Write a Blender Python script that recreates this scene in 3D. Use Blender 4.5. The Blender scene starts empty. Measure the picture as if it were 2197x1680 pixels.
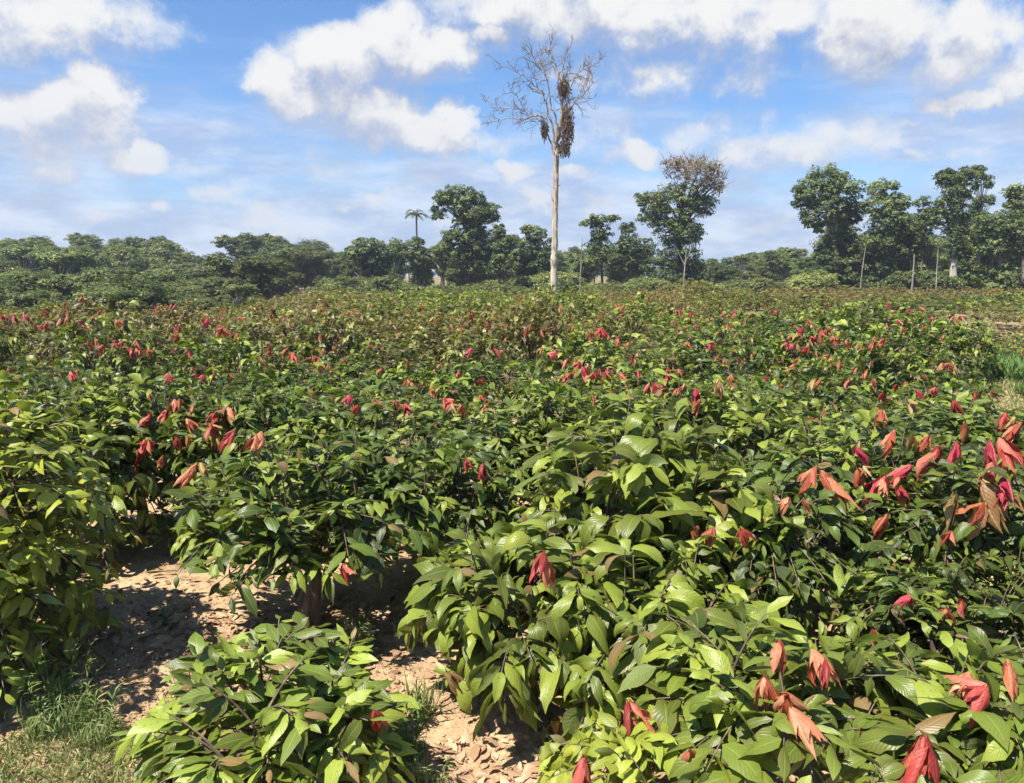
import bpy, math, random
import numpy as np
from mathutils import Vector

C = bpy.context
S = C.scene
R = math.radians
pi = math.pi

# ------------------------------------------------------------------ camera
CAM_H = 3.0
PITCH = R(8.1)
FPX = 1723.0            # focal length in units of a 2196 x 1680 picture
cam_d = bpy.data.cameras.new('camera')
cam = bpy.data.objects.new('camera', cam_d)
S.collection.objects.link(cam)
S.camera = cam
cam.location = (0, 0, CAM_H)
cam.rotation_euler = (pi/2 - PITCH, 0, 0)
cam_d.sensor_width = 36.0
cam_d.lens = 36.0*FPX/2196.0
cam_d.clip_start = 0.05
cam_d.clip_end = 6000

S.view_settings.view_transform = 'Standard'
S.view_settings.look = 'None'
S.view_settings.exposure = 0.95
S.view_settings.gamma = 1.0
S.cycles.max_bounces = 7
S.cycles.diffuse_bounces = 2
S.cycles.glossy_bounces = 2
S.cycles.transmission_bounces = 4
S.cycles.transparent_max_bounces = 4
S.cycles.volume_bounces = 0
S.cycles.caustics_reflective = False
S.cycles.caustics_refractive = False
S.cycles.use_denoising = True
S.cycles.use_adaptive_sampling = True
S.cycles.adaptive_threshold = 0.02
S.cycles.sample_clamp_indirect = 4.0

def ray(px, py):
    x = (px-1098.0)/FPX; v = (840.0-py)/FPX
    cp, sp = math.cos(PITCH), math.sin(PITCH)
    return Vector((x, cp + v*sp, -sp + v*cp))
def at_y(px, py, y):
    d = ray(px, py); return Vector((0, 0, CAM_H)) + d*(y/d.y)
def at_z(px, py, z=0.0):
    d = ray(px, py); return Vector((0, 0, CAM_H)) + d*((z-CAM_H)/d.z)

# ------------------------------------------------------------------ sun
SUN_DIR = Vector((-0.36, -0.32, 0.88)).normalized()      # towards the sun
sun_d = bpy.data.lights.new('sun', 'SUN')
sun_d.energy = 5.0
sun_d.angle = R(0.5)
sun_d.color = (1.0, 0.95, 0.86)
sun = bpy.data.objects.new('sun', sun_d)
S.collection.objects.link(sun)
sun.rotation_euler = (-SUN_DIR).to_track_quat('-Z', 'Y').to_euler()
SUN_EL = math.asin(SUN_DIR.z)
SUN_ROT = math.atan2(SUN_DIR.x, SUN_DIR.y)

# ------------------------------------------------------------------ node helpers
class NT:
    def __init__(s, tree): s.t = tree; s.n = tree.nodes; s.l = tree.links
    def node(s, kind, **kw):
        n = s.n.new(kind)
        for k, v in kw.items(): setattr(n, k, v)
        return n
    def put(s, sock, v):
        if isinstance(v, bpy.types.NodeSocket): s.l.new(v, sock)
        elif v is not None: sock.default_value = v
    def m(s, op, a, b=None, c=None, clamp=False):
        n = s.node('ShaderNodeMath', operation=op, use_clamp=clamp)
        s.put(n.inputs[0], a); s.put(n.inputs[1], b) if b is not None else None
        if c is not None: s.put(n.inputs[2], c)
        return n.outputs[0]
    def vm(s, op, a, b=None, c=None, out=0):
        n = s.node('ShaderNodeVectorMath', operation=op)
        s.put(n.inputs[0], a)
        if b is not None: s.put(n.inputs[1], b)
        if c is not None: s.put(n.inputs[2], c)
        return n.outputs[out]
    def sm(s, x, a, b, lo=0.0, hi=1.0):
        n = s.node('ShaderNodeMapRange', interpolation_type='SMOOTHSTEP')
        s.put(n.inputs[0], x); s.put(n.inputs[1], a); s.put(n.inputs[2], b); s.put(n.inputs[3], lo); s.put(n.inputs[4], hi)
        return n.outputs[0]
    def mix(s, f, a, b, mode='MIX'):
        n = s.node('ShaderNodeMix', data_type='RGBA', blend_type=mode)
        s.put(n.inputs[0], f); s.put(n.inputs[6], a); s.put(n.inputs[7], b)
        return n.outputs[2]
    def noise(s, vec, scale, detail=4, rough=0.55, out=0, dim='3D'):
        n = s.node('ShaderNodeTexNoise', noise_dimensions=dim)
        s.put(n.inputs['Vector'], vec); n.inputs['Scale'].default_value = scale
        n.inputs['Detail'].default_value = detail; n.inputs['Roughness'].default_value = rough
        return n.outputs[out]
def c4(r, g, b): return (r, g, b, 1.0)

# ------------------------------------------------------------------ world: sky with clouds, all by direction
world = bpy.data.worlds.new('World'); S.world = world
world.use_nodes = True
W = NT(world.node_tree)
for n in list(W.n): W.n.remove(n)
sky = W.node('ShaderNodeTexSky', sky_type='NISHITA')
sky.sun_disc = False; sky.sun_elevation = SUN_EL; sky.sun_rotation = SUN_ROT
sky.air_density = 1.0; sky.dust_density = 0.6; sky.ozone_density = 1.6
tc = W.node('ShaderNodeTexCoord')
sep = W.node('ShaderNodeSeparateXYZ'); W.l.new(tc.outputs['Generated'], sep.inputs[0])
AZ = W.m('MULTIPLY', W.m('ARCTAN2', sep.outputs[0], sep.outputs[1]), 180/pi)
EL = W.m('MULTIPLY', W.m('ARCSINE', sep.outputs[2]), 180/pi)
cmb = W.node('ShaderNodeCombineXYZ'); W.put(cmb.inputs[0], AZ); W.put(cmb.inputs[1], EL)
P0 = cmb.outputs[0]
def azel(px, py):
    d = ray(px, py).normalized()
    return math.degrees(math.atan2(d.x, d.y)), math.degrees(math.asin(d.z))
# clouds of the day: centre, half width, half height (2196-wide picture units), weight
CL = [(120,35,230,75,.9),(20,60,150,60,.9),
 (200,185,70,65,1.1),(160,240,100,70,1.1),(50,235,120,70,.9),(130,300,130,70,.9),(285,335,75,36,1.1),(130,355,80,38,.9),(10,270,120,60,.7),
 (860,85,85,65,1.15),(740,125,130,65,1.15),(625,165,90,70,1.1),(700,210,130,70,1.1),(800,235,120,75,1.05),(930,110,110,55,1.1),(1050,95,60,28,.9),(880,300,130,50,1.2),(965,262,50,45,1.15),(830,270,120,60,1.1),(770,280,80,35,.8),(600,120,50,30,.8),
 (1180,10,240,75,1.),(1400,30,170,60,.95),(1560,50,140,75,.85),(1610,140,70,70,.75),(1700,40,140,60,.8),(1860,75,130,95,1.15),(2060,80,130,75,1.05),(2000,120,80,50,.8),(2090,195,100,36,1.05),(2180,160,90,70,.9),(1390,150,115,55,.68),(1230,150,70,45,.6),(1490,30,120,50,.9),
 (1350,338,85,34,.85),(1520,290,120,50,.55),(1660,335,190,45,.7),(1600,330,60,30,.8),(1820,300,150,50,.5),(1960,262,35,20,.7),(2150,270,120,40,.45),(1095,378,46,26,.95),(905,390,60,30,.7),(700,360,80,40,.55),(1280,300,90,45,.45),(1160,435,40,16,.8),(1090,440,50,20,.55),(1290,435,50,20,.5),
 (355,445,32,22,.8),(530,440,45,24,.6),(617,480,36,20,.7),(1040,320,70,30,.4),(220,455,60,16,.5),(60,440,70,18,.5),(470,400,50,18,.55),(740,440,45,16,.6),(430,350,60,18,.4),(1000,480,40,14,.5),(1240,375,45,18,.6),(1560,400,60,18,.5),(1640,470,60,16,.5),(1960,340,80,22,.55),(2090,330,60,20,.5),(820,420,35,14,.6),(130,420,45,14,.55),(680,500,50,12,.45),(960,360,80,30,.4)]
def cloud_group():
    g = bpy.data.node_groups.new('cloud_field', 'ShaderNodeTree')
    g.interface.new_socket('P', in_out='INPUT', socket_type='NodeSocketVector')
    g.interface.new_socket('F', in_out='OUTPUT', socket_type='NodeSocketFloat')
    G = NT(g)
    gi = G.node('NodeGroupInput'); go = G.node('NodeGroupOutput')
    p = gi.outputs[0]
    w1 = G.noise(p, 0.16, 5, 0.55, out=1)
    w2 = G.noise(p, 0.9, 3, 0.6, out=1)
    warp = G.vm('ADD', G.vm('MULTIPLY', G.vm('SUBTRACT', w1, (.5,.5,.5)), (7.5,5.0,0)), G.vm('MULTIPLY', G.vm('SUBTRACT', w2, (.5,.5,.5)), (1.3,1.1,0)))
    pw = G.vm('ADD', p, warp)
    acc = None
    k = FPX*pi/180
    for (x, y, rx, ry, w) in CL:
        a, e = azel(x, y)
        ca = math.cos(R(a))
        sx = rx/k*ca*ca*1.25; sy = ry/k*ca*1.3
        v = G.vm('MULTIPLY', G.vm('SUBTRACT', pw, (a, e, 0)), (1/sx, 1/sy, 0))
        q = G.m('MULTIPLY_ADD', G.vm('DOT_PRODUCT', v, v, out=1), -w, w)
        acc = q if acc is None else G.m('SMOOTH_MAX', acc, q, 0.12)
    n = G.noise(p, 0.42, 7, 0.6)
    f = G.m('ADD', G.m('MAXIMUM', acc, -1.0), G.m('MULTIPLY', G.m('SUBTRACT', n, 0.5), 1.25))
    G.l.new(f, go.inputs[0])
    return g
cg = cloud_group()
def field(p):
    n = W.node('ShaderNodeGroup'); n.node_tree = cg; W.put(n.inputs[0], p); return n.outputs[0]
F0 = field(P0)
F1 = field(W.vm('ADD', P0, (0.3, 1.9, 0)))
cn = W.noise(W.vm('MULTIPLY', P0, (1.0, 1.2, 1)), 0.30, 7, 0.62)
light = W.sm(W.m('ADD', W.m('SUBTRACT', F0, F1), W.m('MULTIPLY', W.m('SUBTRACT', cn, 0.5), 1.3)), -0.48, 0.55)
alpha = W.sm(F0, -0.05, W.m('MULTIPLY_ADD', light, -0.5, 1.35))              # thinner towards the light: sunlit edge
# thin streaky layer, thickening to the horizon
st_p = W.vm('MULTIPLY', P0, (0.05, 0.26, 1))
st_n = W.noise(st_p, 1.0, 6, 0.58)
st_hi = W.noise(W.vm('MULTIPLY', P0, (0.16, 0.5, 1)), 1.0, 6, 0.6)
hor = W.sm(EL, 1.0, 17.0, 1.0, 0.0)
hor2 = W.sm(EL, 8.0, 24.0, 1.0, 0.12)
st_a = W.m('MULTIPLY', W.sm(W.m('ADD', st_n, W.m('MULTIPLY', hor, 0.36)), 0.52, 0.84), W.m('MULTIPLY', hor2, 0.85))
# the sky itself is Nishita; clouds are given brightness in the same units
def bg(col, strength):
    n = W.node('ShaderNodeBackground'); W.put(n.inputs[0], col); n.inputs[1].default_value = strength; return n.outputs[0]
SKY_S = 0.070
skyc = W.mix(1.0, sky.outputs[0], c4(0.74, 1.00, 1.30), 'MULTIPLY')
b_sky = bg(skyc, SKY_S)
b_st = bg(W.mix(W.sm(st_hi, 0.38, 0.66), c4(0.46, 0.56, 0.80), c4(0.78, 0.84, 0.97)), 0.52)
cloudc = W.mix(light, c4(0.50, 0.55, 0.71), c4(1.0, 1.0, 1.0))
cloudc = W.mix(W.m('MULTIPLY', W.sm(EL, 3.0, 14.0, 1.0, 0.0), 0.5), cloudc, c4(0.66, 0.74, 0.90))
b_cl = bg(cloudc, 0.475)
ms = W.node('ShaderNodeMixShader'); W.put(ms.inputs[0], st_a); W.l.new(b_sky, ms.inputs[1]); W.l.new(b_st, ms.inputs[2])
ms2 = W.node('ShaderNodeMixShader'); W.put(ms2.inputs[0], alpha); W.l.new(ms.outputs[0], ms2.inputs[1]); W.l.new(b_cl, ms2.inputs[2])
wo = W.node('ShaderNodeOutputWorld'); W.l.new(ms2.outputs[0], wo.inputs[0])
world.cycles.sampling_method = 'MANUAL'; world.cycles.sample_map_resolution = 256

# ------------------------------------------------------------------ mesh building
class MB:
    """collects vertices, quads, and two vertex attributes: tint and leaf coordinates"""
    def __init__(s): s.V=[]; s.Q=[]; s.T=[]; s.U=[]; s.n=0
    def add(s, V, Q, T=None, U=None):
        V = np.asarray(V, float).reshape(-1,3); Q = np.asarray(Q, int).reshape(-1,4)
        s.V.append(V); s.Q.append(Q+s.n); s.n += len(V)
        if T is None: T = np.zeros((len(V),3))
        else: T = np.broadcast_to(np.asarray(T, float), (len(V),3))
        s.T.append(T)
        s.U.append(np.zeros((len(V),3)) if U is None else U)
    def arrays(s): return np.concatenate(s.V), np.concatenate(s.Q), np.concatenate(s.T), np.concatenate(s.U)
    def mesh(s, name, mat, smooth=True):
        V, Q, T, U = s.arrays()
        me = bpy.data.meshes.new(name)
        me.vertices.add(len(V)); me.vertices.foreach_set('co', V.astype(np.float32).ravel())
        me.loops.add(len(Q)*4); me.loops.foreach_set('vertex_index', Q.astype(np.int32).ravel())
        me.polygons.add(len(Q)); me.polygons.foreach_set('loop_start', np.arange(0, len(Q)*4, 4, dtype=np.int32))
        a = me.attributes.new('tint', 'FLOAT_VECTOR', 'POINT'); a.data.foreach_set('vector', T.astype(np.float32).ravel())
        a = me.attributes.new('luv', 'FLOAT_VECTOR', 'POINT'); a.data.foreach_set('vector', U.astype(np.float32).ravel())
        me.update(calc_edges=True)
        if smooth: me.polygons.foreach_set('use_smooth', np.ones(len(Q), dtype=bool))
        me.materials.append(mat)
        return me
def obj(name, me, parent=None, loc=(0,0,0), rot=(0,0,0), scale=(1,1,1)):
    o = bpy.data.objects.new(name, me); S.collection.objects.link(o)
    o.location = loc; o.rotation_euler = rot; o.scale = scale
    if parent is not None: o.parent = parent
    return o
def tag(o, label=None, cat=None, group=None, kind=None):
    if label: o['label'] = label
    if cat: o['category'] = cat
    if group: o['group'] = group
    if kind: o['kind'] = kind
    return o
def empty(name, loc, rz=0.0, sc=1.0):
    o = bpy.data.objects.new(name, None); S.collection.objects.link(o)
    o.location = loc; o.rotation_euler = (0,0,rz); o.scale = (sc,)*3 if not isinstance(sc, tuple) else sc
    o.empty_display_size = 0.2
    return o
def copy_tree(o, parent=None):
    c = o.copy(); S.collection.objects.link(c); c.parent = parent
    for ch in list(o.children): copy_tree(ch, c)
    return c
def paint(o, col):
    for x in [o]+list(o.children):
        x.color = col
        for y in x.children: y.color = col

def nrm(a): return a/np.maximum(np.linalg.norm(a, axis=-1, keepdims=True), 1e-9)
def tube(mb, pts, rad, k=6, tint=(0,0,0), bark=0.0, seed=0):
    pts = np.asarray(pts, float); rad = np.asarray(rad, float); n = len(pts)
    d = np.gradient(pts, axis=0); d = nrm(d)
    ref = np.array([0.31,0.95,0.05]) if abs(d[0][2]) > .5 else np.array([0.1,0.05,1.0])
    s = nrm(np.cross(d, ref)); u = np.cross(s, d)
    a = np.arange(k)*2*pi/k
    rr = rad[:,None]*np.ones((1,k))
    if bark:
        rng = np.random.default_rng(seed)
        rr = rr*(1+bark*(rng.random((n,k))-.5)+bark*(rng.random((1,k))-.5))
    V = pts[:,None,:] + rr[...,None]*(np.cos(a)[None,:,None]*s[:,None,:] + np.sin(a)[None,:,None]*u[:,None,:])
    i = np.arange(n-1)[:,None]*k; j = np.arange(k)[None,:]; j2 = (j+1)%k
    Q = np.stack([i+j, i+j2, i+k+j2, i+k+j], -1).reshape(-1,4)
    U = np.zeros((n*k,3)); U[:,0] = np.tile(np.arange(k)/k, n); U[:,1] = np.repeat(np.arange(n)/max(n-1,1), k)
    mb.add(V.reshape(-1,3), Q, tint, U)
def bez(a, b, c, n=6):
    t = np.linspace(0,1,n)[:,None]; a,b,c = map(lambda q: np.asarray(q,float), (a,b,c))
    return (1-t)**2*a + 2*t*(1-t)*b + t*t*c
def leaves(mb, P, D, Up, L, Wd, droop, fold, tint, nt=6, twist=0.0, cols=(-1,-.5,0,.5,1), wave=0.0, curl=0.0, rng=None, tip=1.0):
    """N leaves, each a bent folded blade with pointed tip"""
    P=np.asarray(P,float); D=nrm(np.asarray(D,float)); N=len(P)
    if N == 0: return
    L=np.broadcast_to(L,(N,)).astype(float); Wd=np.broadcast_to(Wd,(N,)).astype(float)
    droop=np.broadcast_to(droop,(N,)).astype(float); fold=np.broadcast_to(fold,(N,)).astype(float)
    side = nrm(np.cross(D, np.asarray(Up,float))); up = np.cross(side, D)
    t = np.linspace(0,1,nt+1)
    if nt >= 4: prof = np.sin(pi*t**0.82)**0.75*(1-0.12*t)
    elif nt == 3: prof = np.array([0.05, 0.85, 0.9, 0.0])
    elif nt == 2: prof = np.array([0.05, 1.0, 0.0])
    else: prof = np.array([0.0,0.0])
    if nt >= 4: prof[-1] = 0.0; prof[0]=0.03; prof[-2] *= (0.75*tip)
    s = np.asarray(cols, float); K=len(s)
    down = np.array([0,0,-1.0])
    ang = droop[:,None]*t[None,:]                    # bend angle along the blade
    dt = 1.0/nt
    # direction along blade turns towards -up (mostly down)
    dn = nrm(-up*0.55 + down*0.6)
    dirs = D[:,None,:]*np.cos(ang)[...,None] + dn[:,None,:]*np.sin(ang)[...,None]
    step = dirs*(L[:,None,None]*dt)
    mid = P[:,None,:] + np.concatenate([np.zeros((N,1,3)), np.cumsum(step[:,:-1],axis=1)],axis=1)
    nn = np.cross(side[:,None,:]*np.ones((1,nt+1,1)), dirs); nn = nrm(nn)
    w = (Wd[:,None]*prof[None,:])*0.5
    off = w[:,:,None]*s[None,None,:]
    lift = np.abs(off)*fold[:,None,None] - (off**2)/np.maximum(Wd[:,None,None],1e-4)*curl
    if wave and rng is not None:
        ph = rng.random((N,1,1))*6.28
        lift = lift + wave*L[:,None,None]*np.sin(t[None,:,None]*11+ph + s[None,None,:]*1.7)*np.abs(s)[None,None,:]*prof[None,:,None]
    sd_ = side[:,None,:]*np.ones((1,nt+1,1))
    if rng is not None and twist:
        if nt >= 6: off = off*(1+rng.normal(0,.09,(N,nt+1,K)))
        tw_ = (rng.normal(0,twist,(N,1))*(t[None,:]-.2))[...,None]
        sd_, nn = sd_*np.cos(tw_)+nn*np.sin(tw_), nn*np.cos(tw_)-sd_*np.sin(tw_)
    V = mid[:,:,None,:] + sd_[:,:,None,:]*off[...,None] + nn[:,:,None,:]*lift[...,None]
    vid = np.arange(N*(nt+1)*K).reshape(N,nt+1,K)
    Q = np.stack([vid[:,:-1,:-1], vid[:,:-1,1:], vid[:,1:,1:], vid[:,1:,:-1]],-1).reshape(-1,4)
    tint = np.broadcast_to(np.asarray(tint,float),(N,3))
    T = np.repeat(tint, (nt+1)*K, axis=0)
    U = np.zeros((N,nt+1,K,3)); U[...,0]=s[None,None,:]*np.ones((1,nt+1,1)); U[...,1]=t[None,:,None]; U[...,2]=tint[:,None,None,0]
    mb.add(V.reshape(-1,3), Q, T, U.reshape(-1,3))
def chips(mb, P, Nn, size, tint, rng, aspect=0.55):
    """far leaves: one folded rhombic quad each, facing roughly along Nn"""
    N=len(P)
    r = nrm(rng.normal(size=(N,3)))
    a = nrm(np.cross(Nn, r)); b = np.cross(Nn, a)
    s = np.broadcast_to(size,(N,))[:,None]
    V = np.stack([P-a*s*.5, P-b*s*aspect*.5+Nn*s*.08, P+a*s*.5, P+b*s*aspect*.5+Nn*s*.08],1)
    Q = np.arange(N*4).reshape(N,4)
    T = np.repeat(np.broadcast_to(np.asarray(tint,float),(N,3)),4,axis=0)
    mb.add(V.reshape(-1,3), Q, T, None)

# ------------------------------------------------------------------ materials
def new_mat(name):
    m = bpy.data.materials.new(name); m.use_nodes = True
    t = NT(m.node_tree)
    for n in list(t.n): t.n.remove(n)
    return m, t
def finish(t, col, rough, spec=0.4, bump=None, bstr=0.3, bdist=0.01, trans=None, tcol=None):
    p = t.node('ShaderNodeBsdfPrincipled')
    t.put(p.inputs['Base Color'], col); t.put(p.inputs['Roughness'], rough)
    p.inputs['Specular IOR Level'].default_value = spec
    if bump is not None:
        b = t.node('ShaderNodeBump'); b.inputs['Strength'].default_value = bstr; b.inputs['Distance'].default_value = bdist
        t.l.new(bump, b.inputs['Height']); t.l.new(b.outputs[0], p.inputs['Normal'])
    out = t.node('ShaderNodeOutputMaterial')
    if trans:
        tr = t.node('ShaderNodeBsdfTranslucent'); t.put(tr.inputs[0], tcol if tcol is not None else col)
        mx = t.node('ShaderNodeMixShader'); t.put(mx.inputs[0], trans)
        t.l.new(p.outputs[0], mx.inputs[1]); t.l.new(tr.outputs[0], mx.inputs[2]); t.l.new(mx.outputs[0], out.inputs[0])
    else: t.l.new(p.outputs[0], out.inputs[0])
def leaf_mat(name, near=True, dark=(0.032,0.056,0.011), mid=(0.108,0.160,0.024), lite=(0.28,0.34,0.050), brown=(0.23,0.145,0.062), pale=(0.16,0.20,0.085), rough=0.40, spec=0.42, tr=0.28):
    """tint.x: age of the leaf, tint.y: how dry, tint.z: how yellow; the object's colour adds dry / yellow / brightness"""
    m, t = new_mat(name)
    at = t.node('ShaderNodeAttribute', attribute_name='tint'); s = t.node('ShaderNodeSeparateXYZ'); t.l.new(at.outputs['Vector'], s.inputs[0])
    oi = t.node('ShaderNodeObjectInfo'); so = t.node('ShaderNodeSeparateColor'); t.l.new(oi.outputs['Color'], so.inputs[0])
    age = s.outputs[0]; dry = t.m('ADD', s.outputs[1], so.outputs[0]); yel = t.m('ADD', s.outputs[2], so.outputs[1])
    col = t.mix(t.sm(age,0.0,0.6), c4(*dark), c4(*mid))
    col = t.mix(t.sm(age,0.55,1.05), col, c4(*lite))
    col = t.mix(t.m('MULTIPLY', yel, 0.8, clamp=True), col, c4(lite[0]*1.25, lite[1]*1.08, lite[2]*0.8))
    if near:
        geo = t.node('ShaderNodeNewGeometry')
        n1 = t.noise(geo.outputs['Position'], 9.0, 3)
        drym = t.sm(t.m('ADD', dry, t.m('MULTIPLY', t.m('SUBTRACT', n1, 0.5), 0.5)), 0.35, 0.75)
    else: drym = t.sm(dry, 0.25, 0.85)
    col = t.mix(drym, col, c4(*brown))
    bump = None
    if near:
        lu = t.node('ShaderNodeAttribute', attribute_name='luv'); sl = t.node('ShaderNodeSeparateXYZ'); t.l.new(lu.outputs['Vector'], sl.inputs[0])
        ax = t.m('ABSOLUTE', sl.outputs[0])
        vph = t.m('SUBTRACT', t.m('MULTIPLY', sl.outputs[1], 11.0), t.m('MULTIPLY', ax, 2.6))
        vein = t.m('ABSOLUTE', t.m('SUBTRACT', t.m('FRACT', vph), 0.5))          # 0 at a vein
        veinm = t.sm(vein, 0.0, 0.12, 1.0, 0.0)
        midm = t.sm(ax, 0.0, 0.075, 1.0, 0.0)
        vm_ = t.m('MAXIMUM', t.m('MULTIPLY', veinm, 0.16), t.m('MULTIPLY', midm, 0.6))
        col = t.mix(vm_, col, c4(lite[0]*1.1, lite[1]*1.05, lite[2]*1.6))
        n2 = t.noise(geo.outputs['Position'], 55.0, 3)
        col = t.mix(t.m('MULTIPLY', t.sm(n2, 0.58, 0.68), 0.55), col, c4(0.16,0.12,0.04))
        # torn and browned edges on some blades
        edge = t.m('MULTIPLY', t.sm(t.m('ADD', ax, t.m('MULTIPLY', n1, 0.55)), 1.05, 1.35), t.sm(s.outputs[0], 0.42, 0.25))
        col = t.mix(edge, col, c4(brown[0]*.8, brown[1]*.8, brown[2]*.8))
        col = t.mix(t.m('MULTIPLY', geo.outputs['Backfacing'], 0.55), col, c4(*pale))
        bump = t.m('ADD', t.m('MULTIPLY', t.sm(vein, 0.0, 0.45), 0.6), t.m('MULTIPLY', t.sm(ax, 0.0, 0.2), 0.8))
    bright = t.m('MULTIPLY', so.outputs[2], 0.90)
    col = t.vm('SCALE', col, None); t.l.new(bright, t.n[-1].inputs[3])
    tcol = t.vm('MULTIPLY', col, (1.35, 1.45, 0.55))
    finish(t, col, rough, spec, bump, 0.16 if near else 0.0, 0.012, trans=tr, tcol=tcol)
    return m
M = {}
M['leaf'] = leaf_mat('cocoa_leaf')
M['leaf_mid'] = leaf_mat('cocoa_leaf_mid', near=False, rough=0.42, spec=0.38)
M['leaf_far'] = leaf_mat('cocoa_leaf_far', near=False, rough=0.5, spec=0.3, tr=0.25)
M['tree_leaf'] = leaf_mat('forest_leaf', near=False, dark=(0.060,0.088,0.026), mid=(0.150,0.190,0.060), lite=(0.31,0.335,0.12), brown=(0.30,0.20,0.12), rough=0.5, spec=0.28, tr=0.25)

def red_mat(name, a, b, c_):
    m, t = new_mat(name)
    at = t.node('ShaderNodeAttribute', attribute_name='tint'); s = t.node('ShaderNodeSeparateXYZ'); t.l.new(at.outputs['Vector'], s.inputs[0])
    lu = t.node('ShaderNodeAttribute', attribute_name='luv'); sl = t.node('ShaderNodeSeparateXYZ'); t.l.new(lu.outputs['Vector'], sl.inputs[0])
    geo = t.node('ShaderNodeNewGeometry')
    n1 = t.noise(geo.outputs['Position'], 14.0, 4)
    f = t.m('ADD', s.outputs[0], t.m('MULTIPLY', t.m('SUBTRACT', n1, 0.5), 0.8))
    col = t.mix(t.sm(f, 0.1, 0.55), c4(*a), c4(*b)); col = t.mix(t.sm(f, 0.55, 1.0), col, c4(*c_))
    ax = t.m('ABSOLUTE', sl.outputs[0])
    vph = t.m('SUBTRACT', t.m('MULTIPLY', sl.outputs[1], 10.0), t.m('MULTIPLY', ax, 2.6))
    vein = t.m('ABSOLUTE', t.m('SUBTRACT', t.m('FRACT', vph), 0.5))
    vm_ = t.m('MAXIMUM', t.m('MULTIPLY', t.sm(vein, 0.0, 0.13, 1.0, 0.0), 0.4), t.m('MULTIPLY', t.sm(ax, 0.0, 0.09, 1.0, 0.0), 0.7))
    col = t.mix(vm_, col, c4(min(1,b[0]*1.25), b[1]*1.9, b[2]*1.7))
    n3 = t.noise(geo.outputs['Position'], 60.0, 3)
    col = t.mix(t.m('MULTIPLY', t.sm(n3, 0.55, 0.72), 0.55), col, c4(a[0]*.6, a[1]*1.3, a[2]*.9))
    bump = t.m('ADD', t.m('MULTIPLY', t.sm(vein, 0.0, 0.45), 0.7), t.m('ADD', t.m('MULTIPLY', t.sm(ax, 0.0, 0.2), 0.8), n3))
    finish(t, col, 0.45, 0.35, bump, 0.2, 0.012, trans=0.35, tcol=t.vm('MULTIPLY', col, (1.3,1.0,0.8)))
    return m
M['red0'] = red_mat('crimson_young_leaf', (0.22,0.025,0.022), (0.46,0.065,0.050), (0.62,0.20,0.13))
M['red1'] = red_mat('salmon_young_leaf', (0.36,0.07,0.035), (0.55,0.19,0.095), (0.66,0.36,0.20))
M['red2'] = red_mat('bronze_young_leaf', (0.24,0.11,0.045), (0.46,0.28,0.11), (0.56,0.41,0.18))
M['red3'] = red_mat('pink_young_leaf', (0.34,0.022,0.045), (0.54,0.06,0.085), (0.66,0.21,0.17))

def bark_mat(name, a, b, streak=(6,6,1.2), scale=3.0, bs=0.5):
    m, t = new_mat(name)
    tcn = t.node('ShaderNodeTexCoord')
    v = t.vm('MULTIPLY', tcn.outputs['Object'], streak)
    n1 = t.noise(v, scale, 6, 0.65); n2 = t.noise(tcn.outputs['Object'], 1.3, 4)
    col = t.mix(t.sm(n1, 0.35, 0.68), c4(*a), c4(*b))
    col = t.mix(t.m('MULTIPLY', t.sm(n2, 0.5, 0.7), 0.5), col, c4(a[0]*.6, a[1]*.62, a[2]*.6))
    finish(t, col, 0.85, 0.15, n1, bs, 0.02)
    return m
M['bark'] = bark_mat('cocoa_bark', (0.09,0.062,0.045), (0.22,0.165,0.12))
M['bark_forest'] = bark_mat('forest_bark', (0.10,0.085,0.065), (0.26,0.23,0.19), (2,2,.4), 2.0)
M['bark_pale'] = bark_mat('pale_bark', (0.34,0.31,0.25), (0.58,0.55,0.47), (2,2,.3), 2.0)
M['bark_grey'] = bark_mat('grey_bark', (0.20,0.18,0.14), (0.40,0.37,0.30), (2,2,.3), 2.0)
M['bark_dark'] = bark_mat('dark_bark', (0.035,0.03,0.022), (0.10,0.085,0.06), (2,2,.4), 2.0)

def deadwood_mat():
    m, t = new_mat('bleached_dead_wood')
    tcn = t.node('ShaderNodeTexCoord'); sp = t.node('ShaderNodeSeparateXYZ'); t.l.new(tcn.outputs['Object'], sp.inputs[0])
    n1 = t.noise(t.vm('MULTIPLY', tcn.outputs['Object'], (5,5,.25)), 1.2, 6, 0.65)
    n2 = t.noise(t.vm('MULTIPLY', tcn.outputs['Object'], (1,1,.35)), 0.9, 5)
    low = t.mix(t.sm(n1, 0.35, 0.65), c4(0.34,0.28,0.20), c4(0.56,0.49,0.37))
    high = t.mix(t.sm(n1, 0.36, 0.62), c4(0.24,0.135,0.08), c4(0.50,0.42,0.32))
    f = t.sm(t.m('ADD', sp.outputs[2], t.m('MULTIPLY', n2, 4.0)), 10.0, 14.5)
    col = t.mix(f, low, high)
    col = t.mix(t.m('MULTIPLY', t.sm(n2, 0.58, 0.70), 0.6), col, c4(0.14,0.10,0.07))
    finish(t, col, 0.8, 0.2, n1, 0.6, 0.04)
    return m
M['dead'] = deadwood_mat()

def grass_mat(name, g=(0.13,0.20,0.05), y=(0.46,0.42,0.19)):
    m, t = new_mat(name)
    at = t.node('ShaderNodeAttribute', attribute_name='tint'); s = t.node('ShaderNodeSeparateXYZ'); t.l.new(at.outputs['Vector'], s.inputs[0])
    col = t.mix(t.sm(s.outputs[0], 0.1, 0.9), c4(*g), c4(*y))
    finish(t, col, 0.6, 0.25, trans=0.3)
    return m
M['grass'] = grass_mat('grass_blade')
M['grass_bright'] = grass_mat('bright_grass_blade', (0.09,0.19,0.04), (0.24,0.28,0.09))

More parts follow.
